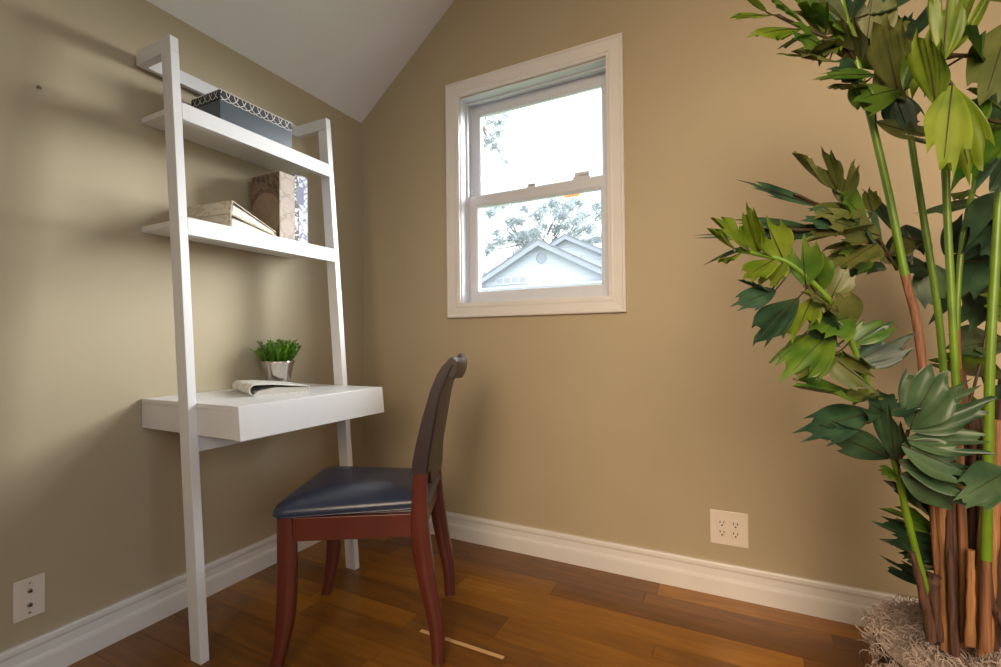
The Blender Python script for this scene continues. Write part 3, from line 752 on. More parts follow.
# standing binders
e = empty('album_binder', (0.060, -0.685, 1.4125), label='thick brown damask binder with a medallion cover standing on the lower shelf', cat='binder')
bm = bmesh.new(); th, dp, hh = 0.037, 0.176, 0.281
box(bm, 0, dp-0.004, -th, -th+0.004, 0, hh); box(bm, 0, dp-0.004, th-0.004, th, 0, hh); obj('cover', bm, M['damask_cover'], e, bevel=0.001)
bm = bmesh.new(); box(bm, dp-0.0038, dp, -th, th, 0, hh); obj('spine', bm, M['damask_spine'], e, bevel=0.0012)
bm = bmesh.new(); box(bm, 0.008, dp-0.006, -th+0.0045, th-0.0045, 0.004, hh-0.006); obj('page_block', bm, M['paper'], e)
e = empty('album_binder', (0.035, -0.6075, 1.4125), label='white binder with blue grey swirls and a slate band standing beside the brown one', cat='binder')
th, dp, hh = 0.034, 0.190, 0.296
bm = bmesh.new()
box(bm, 0, dp-0.004, -th, -th+0.004, 0, hh); box(bm, 0, dp-0.004, th-0.004, th, 0, hh)
box(bm, dp-0.004, dp, -th+0.0235, th, 0, hh)
box(bm, dp-0.004, dp, -th, -th+0.0232, 0, hh, 1)
box(bm, dp-0.0039, dp+0.0006, -th+0.010, th-0.020, hh*0.58, hh*0.84, 2)
obj('cover', bm, [M['swirl'], M['swirl_dark'], M['swirl_band']], e)
bm = bmesh.new(); box(bm, 0.008, dp-0.006, -th+0.0045, th-0.0045, 0.004, hh-0.006); obj('page_block', bm, M['paper'], e)

# the soft binder on the desk: round spine, tapering to the far edge
e = empty('magazine_binder', (0.088, -0.828, DT+0.0004), math.radians(-21.6), label='pale grey printed binder lying on the desk top in front of the plant pot', cat='binder')
Lx, Ls, h0, h1, t = 0.262, 0.215, 0.042, 0.023, 0.0024
arc = [(0.021 - 0.021*math.sin(PI*k/10), 0.021 - 0.021*math.cos(PI*k/10)) for k in range(11)]
inn = [(0.021 - (0.021-t)*math.sin(PI*k/10), 0.021 - (0.021-t)*math.cos(PI*k/10)) for k in range(11)]
bm = bmesh.new()
pts = [(Ls, 0)] + arc + [(Ls*0.35, h0*0.95), (Ls, h1)] + [(Ls, h1-t), (Ls*0.35, h0*0.95-t)] + inn[::-1] + [(Ls, t)]
prism(bm, [(0, a, b) for a, b in pts], (Lx, 0, 0))
for k in range(2, 9, 2):   # stitched ridges along the spine
    tube(bm, [(0.002, arc[k][0], arc[k][1]), (Lx-0.002, arc[k][0], arc[k][1])], 0.0009, 5)
obj('cover', bm, M['magazine'], e)
bm = bmesh.new()
prism(bm, [(0.004, 0.014, t+0.0002), (0.004, Ls-0.004, t+0.0002), (0.004, Ls-0.004, h1-t-0.0012), (0.004, Ls*0.4, h0*0.62), (0.004, 0.03, h0*0.40)], (Lx-0.008, 0, 0))
obj('page_block', bm, M['paper'], e)

# small potted boxwood
e = empty('potted_boxwood', (POTX, POTY, DT+0.0004), label='small bushy green plant in a silver pot on the white desk', cat='plant')
bm = bmesh.new()
lathe(bm, [(0.040, 0.0), (0.046, 0.0), (0.0475, 0.006), (0.049, 0.020), (0.0475, 0.022), (0.050, 0.026), (0.055, 0.058), (0.0615, 0.088), (0.066, 0.100), (0.0685, 0.105), (0.0690, 0.110), (0.0665, 0.112), (0.063, 0.107), (0.057, 0.080), (0.0, 0.078)], n=48, cap=False)
obj('pot', bm, M['silver'], e, smooth=True, angle=60)
bm = bmesh.new(); lathe(bm, [(0.056, 0.079), (0.054, 0.090), (0.03, 0.094), (0.0, 0.095)], n=24); obj('soil', bm, M['soil'], e, smooth=True)
rp = random.Random(3)
def small_leaf(bm, p, d, n, ln, w, mi=0):
    d = d.normalized(); s = d.cross(n)
    if s.length < 1e-4: s = d.cross(Vector((1, 0, 0)))
    s.normalize(); nn = s.cross(d)
    v = [bm.verts.new(q) for q in (p, p + d*ln*0.45 + s*w*0.5 + nn*w*0.15, p + d*ln, p + d*ln*0.45 - s*w*0.5 + nn*w*0.15, p + d*ln*0.5)]
    for a in ((0, 1, 4), (1, 2, 4), (2, 3, 4), (3, 0, 4)): bm.faces.new([v[i] for i in a]).material_index = mi
bm = bmesh.new(); bs = bmesh.new()
for i in range(110):
    a = rp.uniform(0, 2*PI); r0 = 0.052*math.sqrt(rp.random()); lean = rp.uniform(0.1, 1.0)*r0/0.052
    p0 = Vector((r0*math.cos(a), r0*math.sin(a), 0.098)); H = rp.uniform(0.070, 0.112)*(1 - 0.12*lean)
    d = Vector((math.cos(a)*lean, math.sin(a)*lean, 1)).normalized()
    pts = [p0 + d*H*k/5 + Vector((rp.uniform(-1, 1), rp.uniform(-1, 1), 0))*0.003*k/5 for k in range(6)]
    tube(bs, pts, 0.0009, 4)
    for k in range(1, 6):
        for j in range(5):
            b = rp.uniform(0, 2*PI); dd = (Vector((math.cos(b), math.sin(b), rp.uniform(0.1, 0.9))) + d*0.4)
            small_leaf(bm, pts[k] - d*rp.random()*H/5, dd, Vector((rp.uniform(-.5, .5), rp.uniform(-.5, .5), 1)), rp.uniform(0.009, 0.016), rp.uniform(0.006, 0.009))
obj('foliage', bm, M['box_leaf'], e, smooth=True); obj('stems', bs, M['cane_green'], e)

# ------------------------------------------------------------------ chair (local x = the way it faces, y = towards the camera's side)
CH = empty('dining_chair', (0.959, -0.634, 0.0), math.radians(207.5), label='cherry wood dining chair with a dark navy leather seat drawn up to the desk', cat='chair')
def sq(cx, cy, z, sx, sy, ch=0.004):
    a, b = sx/2, sy/2
    return [(cx-a+ch, cy-b, z), (cx+a-ch, cy-b, z), (cx+a, cy-b+ch, z), (cx+a, cy+b-ch, z), (cx+a-ch, cy+b, z), (cx-a+ch, cy+b, z), (cx-a, cy+b-ch, z), (cx-a, cy-b+ch, z)]
def leg(path, y0, y1, n=22, lab=None):
    zs = [p[2] for p in path]; rings = []
    for i in range(n+1):
        z = zs[0] + (zs[-1]-zs[0])*i/n
        # smooth interpolation of (front, back) edges
        j = max(k for k in range(len(zs)-1) if (zs[k] - z)*(zs[0]-zs[-1]) >= -1e-9) if zs[0] > zs[-1] else 0
        t = (z - zs[j])/(zs[j+1]-zs[j])
        def cm(c):
            p = [path[max(j-1, 0)][c], path[j][c], path[j+1][c], path[min(j+2, len(path)-1)][c]]
            return 0.5*(2*p[1] + (p[2]-p[0])*t + (2*p[0]-5*p[1]+4*p[2]-p[3])*t*t + (3*p[1]-p[0]-3*p[2]+p[3])*t**3)
        f, b = cm(0), cm(1); yy = y0 + (y1-y0)*(i/n)
        rings.append(sq((f+b)/2, yy, z, f-b, 0.036, 0.004))
    bm = bmesh.new(); loft(bm, rings); o = obj('leg', bm, M['wood'], CH, smooth=True, angle=50)
    f, b, z = path[-1]
    bm = bmesh.new(); lathe(bm, [(0.010, 0.0005), (0.012, 0.002), (0.012, z+0.001)], ((f+b)/2, y1, 0), 16); obj('glide', bm, M['glide'], o)
front = [(0.478, 0.432, 0.466), (0.478, 0.427, 0.36), (0.479, 0.427, 0.26), (0.483, 0.435, 0.15), (0.492, 0.455, 0.06), (0.503, 0.470, 0.008)]
for s in (1, -1): leg(front, s*0.210, s*0.212)
rear = [(0.070, 0.028, 0.588), (0.076, 0.030, 0.50), (0.078, 0.024, 0.41), (0.070, 0.014, 0.33), (0.055, 0.002, 0.25), (0.035, -0.013, 0.16), (0.021, -0.020, 0.08), (0.018, -0.019, 0.008)]
for s in (1, -1): leg(rear, s*0.190, s*0.192)
def rail(name, p, q, w, z0, z1):
    p, q = Vector(p), Vector(q); d = (q-p).normalized(); n = Vector((-d.y, d.x, 0))*w/2
    bm = bmesh.new(); prism(bm, [p-n+Vector((0, 0, z0)), q-n+Vector((0, 0, z0)), q+n+Vector((0, 0, z0)), p+n+Vector((0, 0, z0))], (0, 0, z1-z0))
    obj(name, bm, M['wood'], CH, bevel=0.0015)
for s in (1, -1): rail('side_apron', (0.078, s*0.193, 0), (0.431, s*0.213, 0), 0.022, 0.395, 0.4655)
rail('front_apron', (0.455, -0.192, 0), (0.455, 0.192, 0), 0.022, 0.395, 0.4655)
rail('rear_apron', (0.052, -0.172, 0), (0.052, 0.172, 0), 0.022, 0.395, 0.4655)
# seat cushion: rounded trapezoid, domed
def seat_loop(ins, z, n=12):
    c = [(0.500, -0.232, 0.045), (0.500, 0.232, 0.045), (0.030, 0.168, 0.018), (0.030, -0.168, 0.018)]
    pts = []
    cx, cy = 0.27, 0.0
    ang0 = [-PI/2, 0, PI/2, PI]
    # corners in order: front far, front near, rear near, rear far
    for (x, y, r), (sx, sy), a0 in zip(c, ((1, -1), (1, 1), (-1, 1), (-1, -1)), ang0):
        ccx, ccy = x - sx*r, y - sy*r
        for k in range(n+1):
            t = a0 + PI/2*k/n
            pts.append((ccx + (r)*math.cos(t), ccy + (r)*math.sin(t)))
    out = []
    for x, y in pts:
        d = Vector((x-cx, y-cy)); k = max(0.0, 1 - ins/d.length*1.15)
        # the front and sides bow out a little
        out.append((cx + d.x*k, cy + d.y*k, z))
    return out
bm = bmesh.new()
prof = [(0.014, 0.4658), (0.004, 0.4662), (0.000, 0.469), (-0.002, 0.476), (0.000, 0.484), (0.003, 0.490), (0.010, 0.498), (0.024, 0.505), (0.045, 0.511), (0.075, 0.516), (0.11, 0.521), (0.15, 0.524), (0.19, 0.525)]
rings = [seat_loop(i, z) for i, z in prof]
loft(bm, rings)
# the cushion is notched around the two rear posts: pull its rear corners in
for v in bm.verts:
    if v.co.x < 0.085 and abs(v.co.y) > 0.166: v.co.y = math.copysign(0.166 + (abs(v.co.y)-0.166)*0.02, v.co.y)
st = obj('seat', bm, M['seat'], CH, smooth=True, angle=60)
bm = bmesh.new()
wl = [p for p in seat_loop(-0.0015, 0.4705)]
wl = [(x, math.copysign(min(abs(y), 0.1665), y) if x < 0.085 else y, z) for x, y, z in wl]
tube(bm, wl + wl[:1], 0.0016, 6); obj('welt', bm, M['seat'], st, smooth=True)
# upholstered back
ftab = [(0.588, 0.078), (0.652, 0.068), (0.741, 0.047), (0.845, 0.016), (0.905, -0.010), (0.932, -0.032), (0.944, -0.050)]
rtab = [(0.588, 0.026), (0.638, 0.020), (0.740, 0.002), (0.831, -0.015), (0.889, -0.036), (0.915, -0.050), (0.936, -0.062)]
def interp(tab, z):
    if z <= tab[0][0]: return tab[0][1]
    for (a, b), (c, d) in zip(tab, tab[1:]):
        if z <= c: return b + (d-b)*(z-a)/(c-a)
    return tab[-1][1]
curve = lambda y: -0.016*(1 - (y/0.208)**2)       # the back bows away from the sitter in its middle
bm = bmesh.new(); rings = []
NY = 24
for i in range(NY+1):
    y = -0.208 + 0.416*i/NY; sh = 0.0012 if i in (0, NY) else 0.0; c = curve(y)
    zt = -0.006*math.cos(PI*y/0.208) - 0.006
    r = []; zb = 0.5885 if abs(y) > 0.166 else 0.545
    for k in range(15):
        z = zb + (0.944-zb)*k/14 + zt*(k/14)**3; r.append((interp(ftab, z) + c - sh, y, z))
    for k in range(13, -1, -1):
        z = zb + (0.936-zb)*k/14 + zt*(k/14)**3; r.append((interp(rtab, z) + c + sh, y, z))
    rings.append(r)
loft(bm, rings)
bk = obj('backrest', bm, M['back'], CH, smooth=True, angle=45)
bm = bmesh.new(); rings = []
for i in range(NY+1):
    y = -0.207 + 0.414*i/NY; c = curve(y); zt = -0.006*math.cos(PI*y/0.207) - 0.006
    sc = 1.0 if 0 < i < NY else 0.9
    cen = Vector((-0.052 + c, y, 0.914 + zt))
    pr = [(0.016, 0.024), (0.006, 0.032), (-0.006, 0.031), (-0.014, 0.024), (-0.018, 0.012), (-0.017, -0.004), (-0.011, -0.022), (-0.004, -0.034), (0.003, -0.036), (0.012, -0.028), (0.014, 0.0)]
    rings.append([cen + Vector((a*sc, 0, b*sc)) for a, b in pr])
loft(bm, rings); obj('crest_pad', bm, M['back'], bk, smooth=True, angle=70)
# piping between the near and far side faces and the back
for s in (1, -1):
    bm = bmesh.new()
    tube(bm, [(interp(rtab, z)+0.001, s*0.2085, z) for z in [0.592 + 0.33*k/14 for k in range(15)]], 0.0032, 6)
    obj('piping', bm, M['piping'], bk, smooth=True)

# ------------------------------------------------------------------ wall plates and the screw
e = empty('power_outlet', (1.850, -0.0004, 0.2605), label='white double outlet plate with four sockets on the back wall', cat='outlet')
bm = bmesh.new(); prism(bm, [(-0.0665, 0, -0.0655), (0.0665, 0, -0.0655), (0.0665, 0, 0.0655), (-0.0665, 0, 0.0655)], (0, -0.0055, 0)); obj('cover_plate', bm, M['plate'], e, bevel=0.0025)
for cx in (-0.0235, 0.0235):
    bm = bmesh.new(); box(bm, cx-0.0165, cx+0.0165, -0.0075, -0.0052, -0.034, 0.034)
    o = obj('receptacle', bm, M['plate'], e, bevel=0.001)
    for cz in (-0.0185, 0.0185):
        bm = bmesh.new()
        box(bm, cx-0.0085, cx-0.0055, -0.0082, -0.0074, cz-0.001, cz+0.008); box(bm, cx+0.0050, cx+0.0080, -0.0082, -0.0074, cz-0.001, cz+0.007)
        lathe(bm, [(0.0033, -0.0004), (0.0033, 0.0004)], (0, 0, 0), 12)
        for v in bm.verts[16:]:
            x, y, z = v.co; v.co = (cx + x, -0.0078 + z, cz - 0.0085 + y)
        obj('slots', bm, M['slot'], o)
    for cz in (-0.049, 0.049):
        bm = bmesh.new(); lathe(bm, [(0.0028, -0.0004), (0.0028, 0.0006)], (0, 0, 0), 12)
        for v in bm.verts: x, y, z = v.co; v.co = (cx + x, -0.0058 - z, cz + y)
        obj('screw', bm, M['plate'], e)
e = empty('cable_plate', (0.0004, -1.398, 0.249), label='white wall plate with two cable sockets on the left wall', cat='wall plate')
bm = bmesh.new(); prism(bm, [(0, -0.0355, -0.059), (0, 0.0355, -0.059), (0, 0.0355, 0.059), (0, -0.0355, 0.059)], (0.0055, 0, 0)); obj('cover_plate', bm, M['plate'], e, bevel=0.0025)
def disc_x(prof, cy, cz, n=20):
    b = bmesh.new(); lathe(b, prof, (0, 0, 0), n)
    for v in b.verts: x, y, z = v.co; v.co = (z, cy + x, cz + y)
    return b
for cz in (-0.0205, 0.0205):
    o = obj('socket', disc_x([(0.0062, 0.005), (0.0062, 0.0078), (0.0046, 0.0079), (0.0046, 0.013), (0.0030, 0.0131)], 0, cz), M['steel'], e)
    obj('socket_hole', disc_x([(0.0026, 0.0128), (0.0024, 0.0134)], 0, cz), M['slot'], o)
for cz in (-0.043, 0.043): obj('screw', disc_x([(0.003, 0.0048), (0.0026, 0.0065)], 0, cz, 14), M['steel'], e)
e = empty('wall_screw', (0, -1.381, 1.776), label='small metal screw sticking out high on the left wall', cat='screw')
obj('shank', disc_x([(0.0022, 0.0003), (0.0022, 0.012)], 0, 0, 12), M['steel'], e)
obj('head', disc_x([(0.0052, 0.012), (0.0062, 0.0145), (0.004, 0.0165)], 0, 0, 16), M['steel'], e)
# ------------------------------------------------------------------ tall potted palm
PX, PY = 2.347, -0.615
palm = empty('potted_palm', (PX, PY, 0.0), label='tall potted fishtail palm with ragged green leaves standing beside the back wall', cat='plant')
PO = Vector((PX, PY, 0))
rq = random.Random(21)
bm = bmesh.new()
lathe(bm, [(0.130, 0.0006), (0.150, 0.004), (0.160, 0.09), (0.168, 0.20), (0.172, 0.255), (0.178, 0.262), (0.178, 0.278), (0.168, 0.280), (0.164, 0.262), (0.0, 0.255)], n=48, cap=False)
obj('planter', bm, M['pot'], palm, smooth=True, angle=45)
# curly dried moss heaped over the rim
bm = bmesh.new()
lathe(bm, [(0.166, 0.262), (0.178, 0.281), (0.166, 0.300), (0.11, 0.312), (0.0, 0.316)], n=32, cap=False)
for i in range(3600):
    a = rq.uniform(0, 2*PI); r = 0.182*math.sqrt(rq.random()) if i % 4 else rq.uniform(0.166, 0.190)
    z = 0.312 - 0.03*(r/0.18)**3 if r < 0.168 else rq.uniform(0.215, 0.304)
    p = Vector((r*math.cos(a), r*math.sin(a), z))
    h = rq.uniform(0, 2*PI); pit = rq.uniform(-0.3, 0.8); R = rq.uniform(0.005, 0.014); turn = rq.choice((-1, 1))*rq.uniform(2.2, 6.0); n = 8
    u = Vector((math.cos(h), math.sin(h), 0)); w = Vector((-math.sin(h)*math.sin(pit), math.cos(h)*math.sin(pit), math.cos(pit)))
    drift = Vector((rq.uniform(-1, 1), rq.uniform(-1, 1), rq.uniform(-.3, .5)))*0.02
    pts = [p + u*R*math.sin(turn*k/n) + w*R*(1-math.cos(turn*k/n)) + drift*k/n for k in range(n+1)]
    tube(bm, pts, [0.0007 + 0.0005*(1-abs(2*k/n-1)) for k in range(n+1)], 3)
tag(obj('moss', bm, M['moss'], palm, smooth=True), kind='stuff')

for pts, gb, r in CANES:
    P = catmull([Vector(p) - PO for p in pts], 6); n = len(P)
    bm = bmesh.new()
    rad = []
    for i in range(n):
        f = i/(n-1); k = 0.88*r*(1.0 - 0.35*f)
        if (i % 12) == 0: k *= 1.10
        rad.append(k)
    rings_at = gb*6
    tube(bm, P, rad, 10)
    nf = 0
    for f in bm.faces:
        if len(f.verts) == 4 and f.calc_center_median().z < P[min(rings_at, n-1)].z and gb: f.material_index = 1
    obj('cane', bm, [M['cane_green'], M['cane_brown']], palm, smooth=True)
for pts, r0, r1, tone in SHEATHS:
    P = catmull([Vector(p) - PO for p in pts], 6); n = len(P); bm = bmesh.new()
    tube(bm, P, [(r0 + (r1-r0)*i/(n-1))*(1 + 0.10*math.sin(i*1.7)) for i in range(n)], 9)
    obj('leaf_sheath', bm, M['sheath_dark' if tone == 'dark' else 'sheath_tan'], palm, smooth=True)

TONES = ['L', 'M', 'O', 'D', 'G']
def leaflet(bm, base, tip, W, hint, mi, rng):
    """a ragged fishtail leaflet: wedge from a narrow base to a torn tip, pleated along its length"""
    d = tip - base; Lg = d.length; d = d/Lg
    s = d.cross(hint).normalized(); n = s.cross(d)
    NV, NU = 15, 8
    curl = rng.uniform(-0.16, 0.16); cup = rng.uniform(0.05, 0.30); skew = rng.uniform(-0.28, 0.28); tw = rng.uniform(-0.5, 0.5)
    thin = W < 0.030
    notch = rng.choice((0, 0, 1, -1))
    lens = []
    for j in range(NV):
        v = 2*j/(NV-1) - 1
        l = 1.0 - 0.34*abs(v - skew)**1.3 + (0.13 if j % 4 == 0 else -0.09 if j % 4 == 2 else 0.0) + rng.uniform(-0.05, 0.05)
        if notch and 0.05 < v*notch < 0.45 and not thin: l -= 0.32
        lens.append(l)
    g = []
    for i in range(NU+1):
        u = i/NU; row = []
        for j in range(NV):
            v = 2*j/(NV-1) - 1
            wid = W*0.5*(0.10 + 0.95*math.sin(min(u*1.05, 1.0)*PI*0.56)**0.9)
            uu = u*(lens[j] if True else 1)
            a = tw*u
            sv = s*math.cos(a) + n*math.sin(a)
            p = base + d*(Lg*uu) + sv*(wid*v*1.12) + n*(Lg*curl*u*u + W*cup*v*v*u + 0.0034*u*(1 if j % 2 else -1)*(1.0 if W > 0.03 else 0.5))
            row.append(bm.verts.new(p))
        g.append(row)
    for i in range(NU):
        for j in range(NV-1):
            f = bm.faces.new((g[i][j], g[i][j+1], g[i+1][j+1], g[i+1][j])); f.material_index = mi
    m = NV//2
    tube(bm, [g[i][m].co + n*0.0004 for i in range(NU)], [0.0013*(1-0.8*i/NU) for i in range(NU)], 4, 5)

fr = {}
for c, b, t, w, tone in LEAVES: fr.setdefault(c, []).append((Vector(b) - PO, Vector(t) - PO, w, tone))
eye = Vector((1.88, -2.01, 1.0)) - PO
RACH = RACHIS
leafmats = [M[k] for k in TONES] + [M['midrib']]
for c in sorted(fr):
    bm = bmesh.new()
    for path in RACH.get(c, []):
        tube(bm, catmull([Vector(p) - PO for p in path], 5), 0.0034, 6, 5)
    paths = [q for path in RACH.get(c, []) for q in catmull([Vector(p) - PO for p in path], 8)]
    for b, t, w, tone in fr[c]:
        # the broad side of a leaf faces outward from the crown and up, a little at random
        out = ((b + t)/2 - Vector((0.05, 0.05, (b.z+t.z)/2 - 0.15))).normalized()
        hint = (out*0.4 + Vector((-0.25, -0.95, 0.3)) + Vector((rq.uniform(-.5, .5), rq.uniform(-.5, .5), rq.uniform(-.5, .5)))).normalized()
        if abs(hint.dot((t-b).normalized())) > 0.92: hint = Vector((0, -0.7, 0.7))
        leaflet(bm, b, t, w*1.28, hint, TONES.index(tone), rq)
        if paths:
            q = min(paths, key=lambda k: (k-b).length)
            if 0.004 < (q-b).length < 0.12: tube(bm, [b, (b+q)/2 + Vector((0, 0, -0.002)), q], [0.0014, 0.0018, 0.0022], 5, 5)
    obj('frond', bm, leafmats, palm, smooth=True, angle=180)

# ------------------------------------------------------------------ outside the window
GZ = -0.45
bm = bmesh.new(); box(bm, -45, 40, 0.3, 60, GZ-0.2, GZ)
tag(obj('ground', bm, M['grass']), kind='structure')
def house(label, px, pz, y, half, depth, slope, extras):
    e = empty('house', (px, y, GZ), label=label, cat='house', group=None)
    H = pz - GZ; ev = H - slope*half
    bm = bmesh.new()
    prism(bm, [(-half, 0, 0), (half, 0, 0), (half, 0, ev), (0, 0, H), (-half, 0, ev)], (0, depth, 0))
    obj('wall', bm, M['siding'], e)
    k = half + 0.30; t = 0.13
    for s in (-1, 1):
        bm = bmesh.new()
        prism(bm, [(0, -0.28, H+0.02), (s*k, -0.28, H+0.02-slope*k), (s*k, -0.28, H+0.06-slope*k), (0, -0.28, H+0.06)], (0, depth+0.5, 0))
        obj('roof', bm, M['shingle'], e)
        bm = bmesh.new()
        prism(bm, [(0, -0.26, H-t), (s*k, -0.26, H-t-slope*k), (s*k, -0.26, H+0.019-slope*k), (0, -0.26, H+0.019)], (0, 0.04, 0))
        obj('bargeboard', bm, M['fascia'], e)
    extras(e, H, ev)
    return e
def ex1(e, H, ev):
    bm = bmesh.new(); lathe(bm, [(0.15, 0), (0.15, 0.03), (0.125, 0.035), (0.12, 0.015), (0.0, 0.012)], (0, 0, 0), 28, cap=False)
    for v in bm.verts: x, y, z = v.co; v.co = (x, -z-0.001, H - 0.44 + y)
    obj('round_vent', bm, M['fascia'], e)
    # porch roof across the foot of the gable
    bm = bmesh.new(); prism(bm, [(-1.9, 0.02, ev+0.12), (-1.9, -0.62, ev-0.06), (-1.9, -0.62, ev-0.15), (-1.9, 0.02, ev-0.15)], (4.3, 0, 0)); obj('porch_roof', bm, M['siding'], e)
    bm = bmesh.new(); box(bm, -1.95, 2.45, -0.72, -0.62, ev-0.14, ev-0.05); obj('gutter', bm, M['fascia'], e)
    bm = bmesh.new()
    box(bm, -1.42, -0.42, -0.05, -0.001, ev+0.13, ev+0.36)
    o = obj('window_frame', bm, M['siding'], e)
    for k in range(4):
        bm = bmesh.new(); box(bm, -1.36+k*0.235, -1.17+k*0.235, -0.056, -0.049, ev+0.17, ev+0.32); obj('pane', bm, M['fascia'], o)
house('white sided house with a round gable vent seen through the lower sash', -2.86, 3.66, 10.0, 2.35, 2.6, 0.53, ex1)
def ex2(e, H, ev):
    for x in (0.62, 1.75):
        bm = bmesh.new(); tube(bm, [(x, -0.4, H-0.53*x-0.75), (x, -0.4, H-0.53*x-0.42)], 0.03, 8); obj('vent_pipe', bm, M['fascia'], e)
house('taller white gabled house rising behind the one with the round vent', -3.30, 4.55, 17.0-3.4, 3.6, 6.0, 0.50, ex2)

def leaf_cloud(bm, c, R, n, size, rng):
    for i in range(n):
        v = Vector((rng.gauss(0, .5), rng.gauss(0, .5), rng.gauss(0, .42)))*R*0.95
        small_leaf(bm, Vector(c) + v, Vector((rng.uniform(-1, 1), rng.uniform(-1, 1), rng.uniform(-1, .4))), Vector((rng.uniform(-1, 1), rng.uniform(-1, 1), rng.uniform(-1, 1))), size*rng.uniform(.7, 1.3), size*0.45)
def tree(name, label, base, fork, clusters, n, size, r0, group=None):
    rng = random.Random(len(clusters)*7+1)
    e = empty(name, base, label=label, cat='tree'); B = Vector(base)
    bm = bmesh.new(); fk = Vector(fork) - B
    tube(bm, catmull([(0, 0, 0), fk*0.35 + Vector((r0, 0, 0)), fk*0.7 - Vector((r0, 0, 0)), fk], 4), [r0*(1.2-0.5*k/12) for k in range(13)], 8)
    bl = bmesh.new()
    mids = [fk + (Vector(c[:3]) - B - fk)*0.45 for c in clusters]
    for i, c in enumerate(clusters):
        p = Vector(c[:3]) - B
        st = fk if i % 3 == 0 else mids[i - i % 3]
        mid = (st + p)/2 + Vector((rng.uniform(-.1, .1), 0, rng.uniform(-.05, .12)))*(p-st).length
        tube(bm, catmull([st, mid, p], 4), [r0*0.42*(1-0.85*k/8) for k in range(9)], 5)
        leaf_cloud(bl, p, c[3]*1.25, max(14, int(n*(c[3]/0.3)**1.3)), size, rng)
    obj('trunk', bm, M['far_bark'], e, smooth=True)
    obj('foliage', bl, M['far_leaf'], e)
tree('garden_tree', 'tall open tree with pale leaf clusters rising behind the white houses', (-7.0, 20.6, GZ), (-6.82, 20.2, 5.0), TREE, 190, 0.20, 0.13)
tree('garden_shrub', 'small pale bushy tree left of the white house gable', (-7.65, 15.0, GZ), (-7.6, 15.0, 2.4), SHRUB, 120, 0.13, 0.06)
tree('leafy_branch_tree', 'thin tree whose leafy branch hangs into the upper left of the window', (-1.75, 3.3, GZ), (-1.35, 3.1, 4.3), TWIG, 34, 0.09, 0.035)

# ------------------------------------------------------------------ light
W = bpy.data.worlds.new('overcast_sky'); S.world = W; W.use_nodes = True
nt = W.node_tree; bg = nt.nodes['Background']; L = nt.links.new
tc = nt.nodes.new('ShaderNodeTexCoord')
def lobe(d, lo, hi, gain, col):
    """a bright hazy patch of the sky around direction d"""
    dt = nt.nodes.new('ShaderNodeVectorMath'); dt.operation = 'DOT_PRODUCT'; dt.inputs[1].default_value = Vector(d).normalized()
    L(tc.outputs['Generated'], dt.inputs[0])
    mr = nt.nodes.new('ShaderNodeMapRange'); mr.interpolation_type = 'SMOOTHSTEP'
    mr.inputs['From Min'].default_value = lo; mr.inputs['From Max'].default_value = hi; mr.inputs['To Max'].default_value = gain
    L(dt.outputs['Value'], mr.inputs['Value'])
    v = nt.nodes.new('ShaderNodeVectorMath'); v.operation = 'SCALE'; v.inputs[0].default_value = col
    L(mr.outputs['Result'], v.inputs['Scale']); return v.outputs['Vector']
a = lobe(*SUNLOBE); b = lobe(*EASTLOBE)
ad = nt.nodes.new('ShaderNodeVectorMath'); ad.operation = 'ADD'; L(a, ad.inputs[0]); L(b, ad.inputs[1])
ad2 = nt.nodes.new('ShaderNodeVectorMath'); ad2.operation = 'ADD'; L(ad.outputs[0], ad2.inputs[0]); ad2.inputs[1].default_value = SKY
L(ad2.outputs[0], bg.inputs['Color']); bg.inputs['Strength'].default_value = 1.0
W.cycles.sampling_method = 'MANUAL'; W.cycles.sample_map_resolution = 512

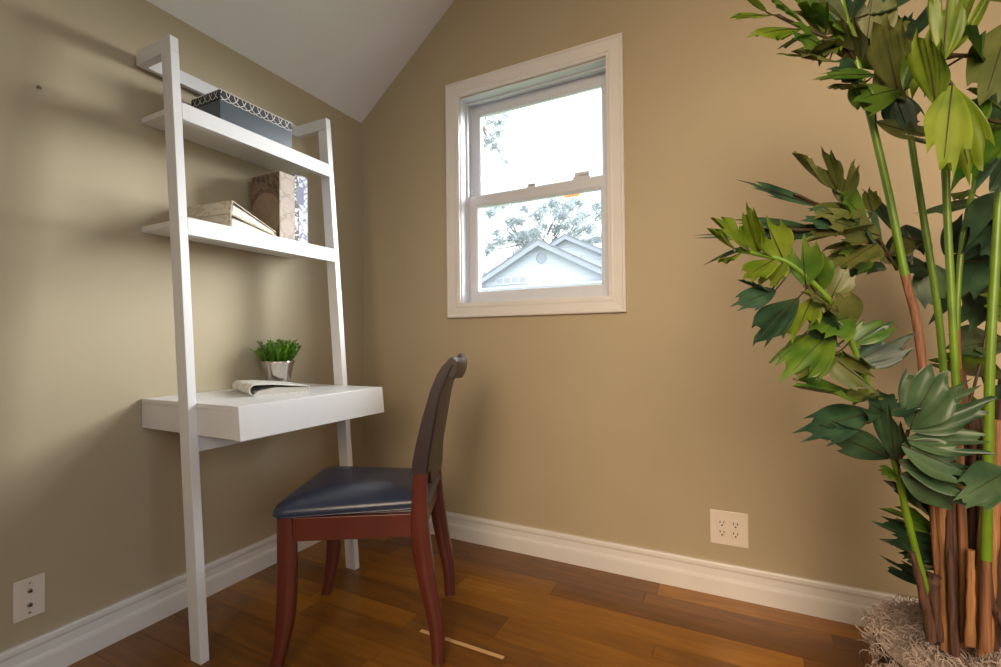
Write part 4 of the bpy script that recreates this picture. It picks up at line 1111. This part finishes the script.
def portal(name, loc, rot, sx, sy):
    l = bpy.data.lights.new(name, 'AREA'); l.shape = 'RECTANGLE'; l.size = sx; l.size_y = sy; l.cycles.is_portal = True
    o = bpy.data.objects.new(name, l); COL.objects.link(o); o.location = loc; o.rotation_euler = rot
portal('window_1_portal', ((OX0+OX1)/2, 0.15, (OZ0+OZ1)/2), (-PI/2, 0, 0), OX1-OX0, OZ1-OZ0)
portal('window_2_portal', (WX+0.15, (RW[0]+RW[1])/2, (RW[2]+RW[3])/2), (0, PI/2, 0), RW[3]-RW[2], RW[1]-RW[0])
for nm, loc, pw, col, rad in FILL_POINTS:
    l = bpy.data.lights.new(nm, 'POINT'); l.energy = pw; l.color = col; l.shadow_soft_size = rad
    o = bpy.data.objects.new(nm, l); COL.objects.link(o); o.location = loc
for nm, loc, aim, pw, col, rad, ang in SPOTS:
    l = bpy.data.lights.new(nm, 'SPOT'); l.energy = pw; l.color = col; l.shadow_soft_size = rad; l.spot_size = math.radians(ang); l.spot_blend = 1.0
    o = bpy.data.objects.new(nm, l); COL.objects.link(o); o.location = loc
    o.rotation_euler = (Vector(aim) - Vector(loc)).to_track_quat('-Z', 'Y').to_euler()

# ------------------------------------------------------------------ camera
cd = bpy.data.cameras.new('camera'); cam = bpy.data.objects.new('camera', cd); COL.objects.link(cam)
cd.sensor_fit = 'HORIZONTAL'; cd.sensor_width = 36; cd.lens = 467.14/1001*36; cd.clip_start = 0.02; cd.clip_end = 200
r = Vector((0.893808, 0.448329, -0.010399)); u = Vector((0.014585, -0.005885, 0.999876)); f = Vector((-0.448213, 0.893849, 0.011800))
m = Matrix((r, u, -f)).transposed().to_4x4(); m.translation = (1.8814, -2.0134, 1.0)
cam.matrix_world = m; S.camera = cam
S.view_settings.view_transform = 'Standard'; S.view_settings.look = 'None'; S.view_settings.gamma = 1; S.view_settings.use_curve_mapping = False
S.view_settings.exposure = EXPO
S.cycles.use_denoising = True; S.cycles.max_bounces = 10; S.cycles.diffuse_bounces = 6; S.cycles.transparent_max_bounces = 12
S.cycles.sample_clamp_indirect = 6
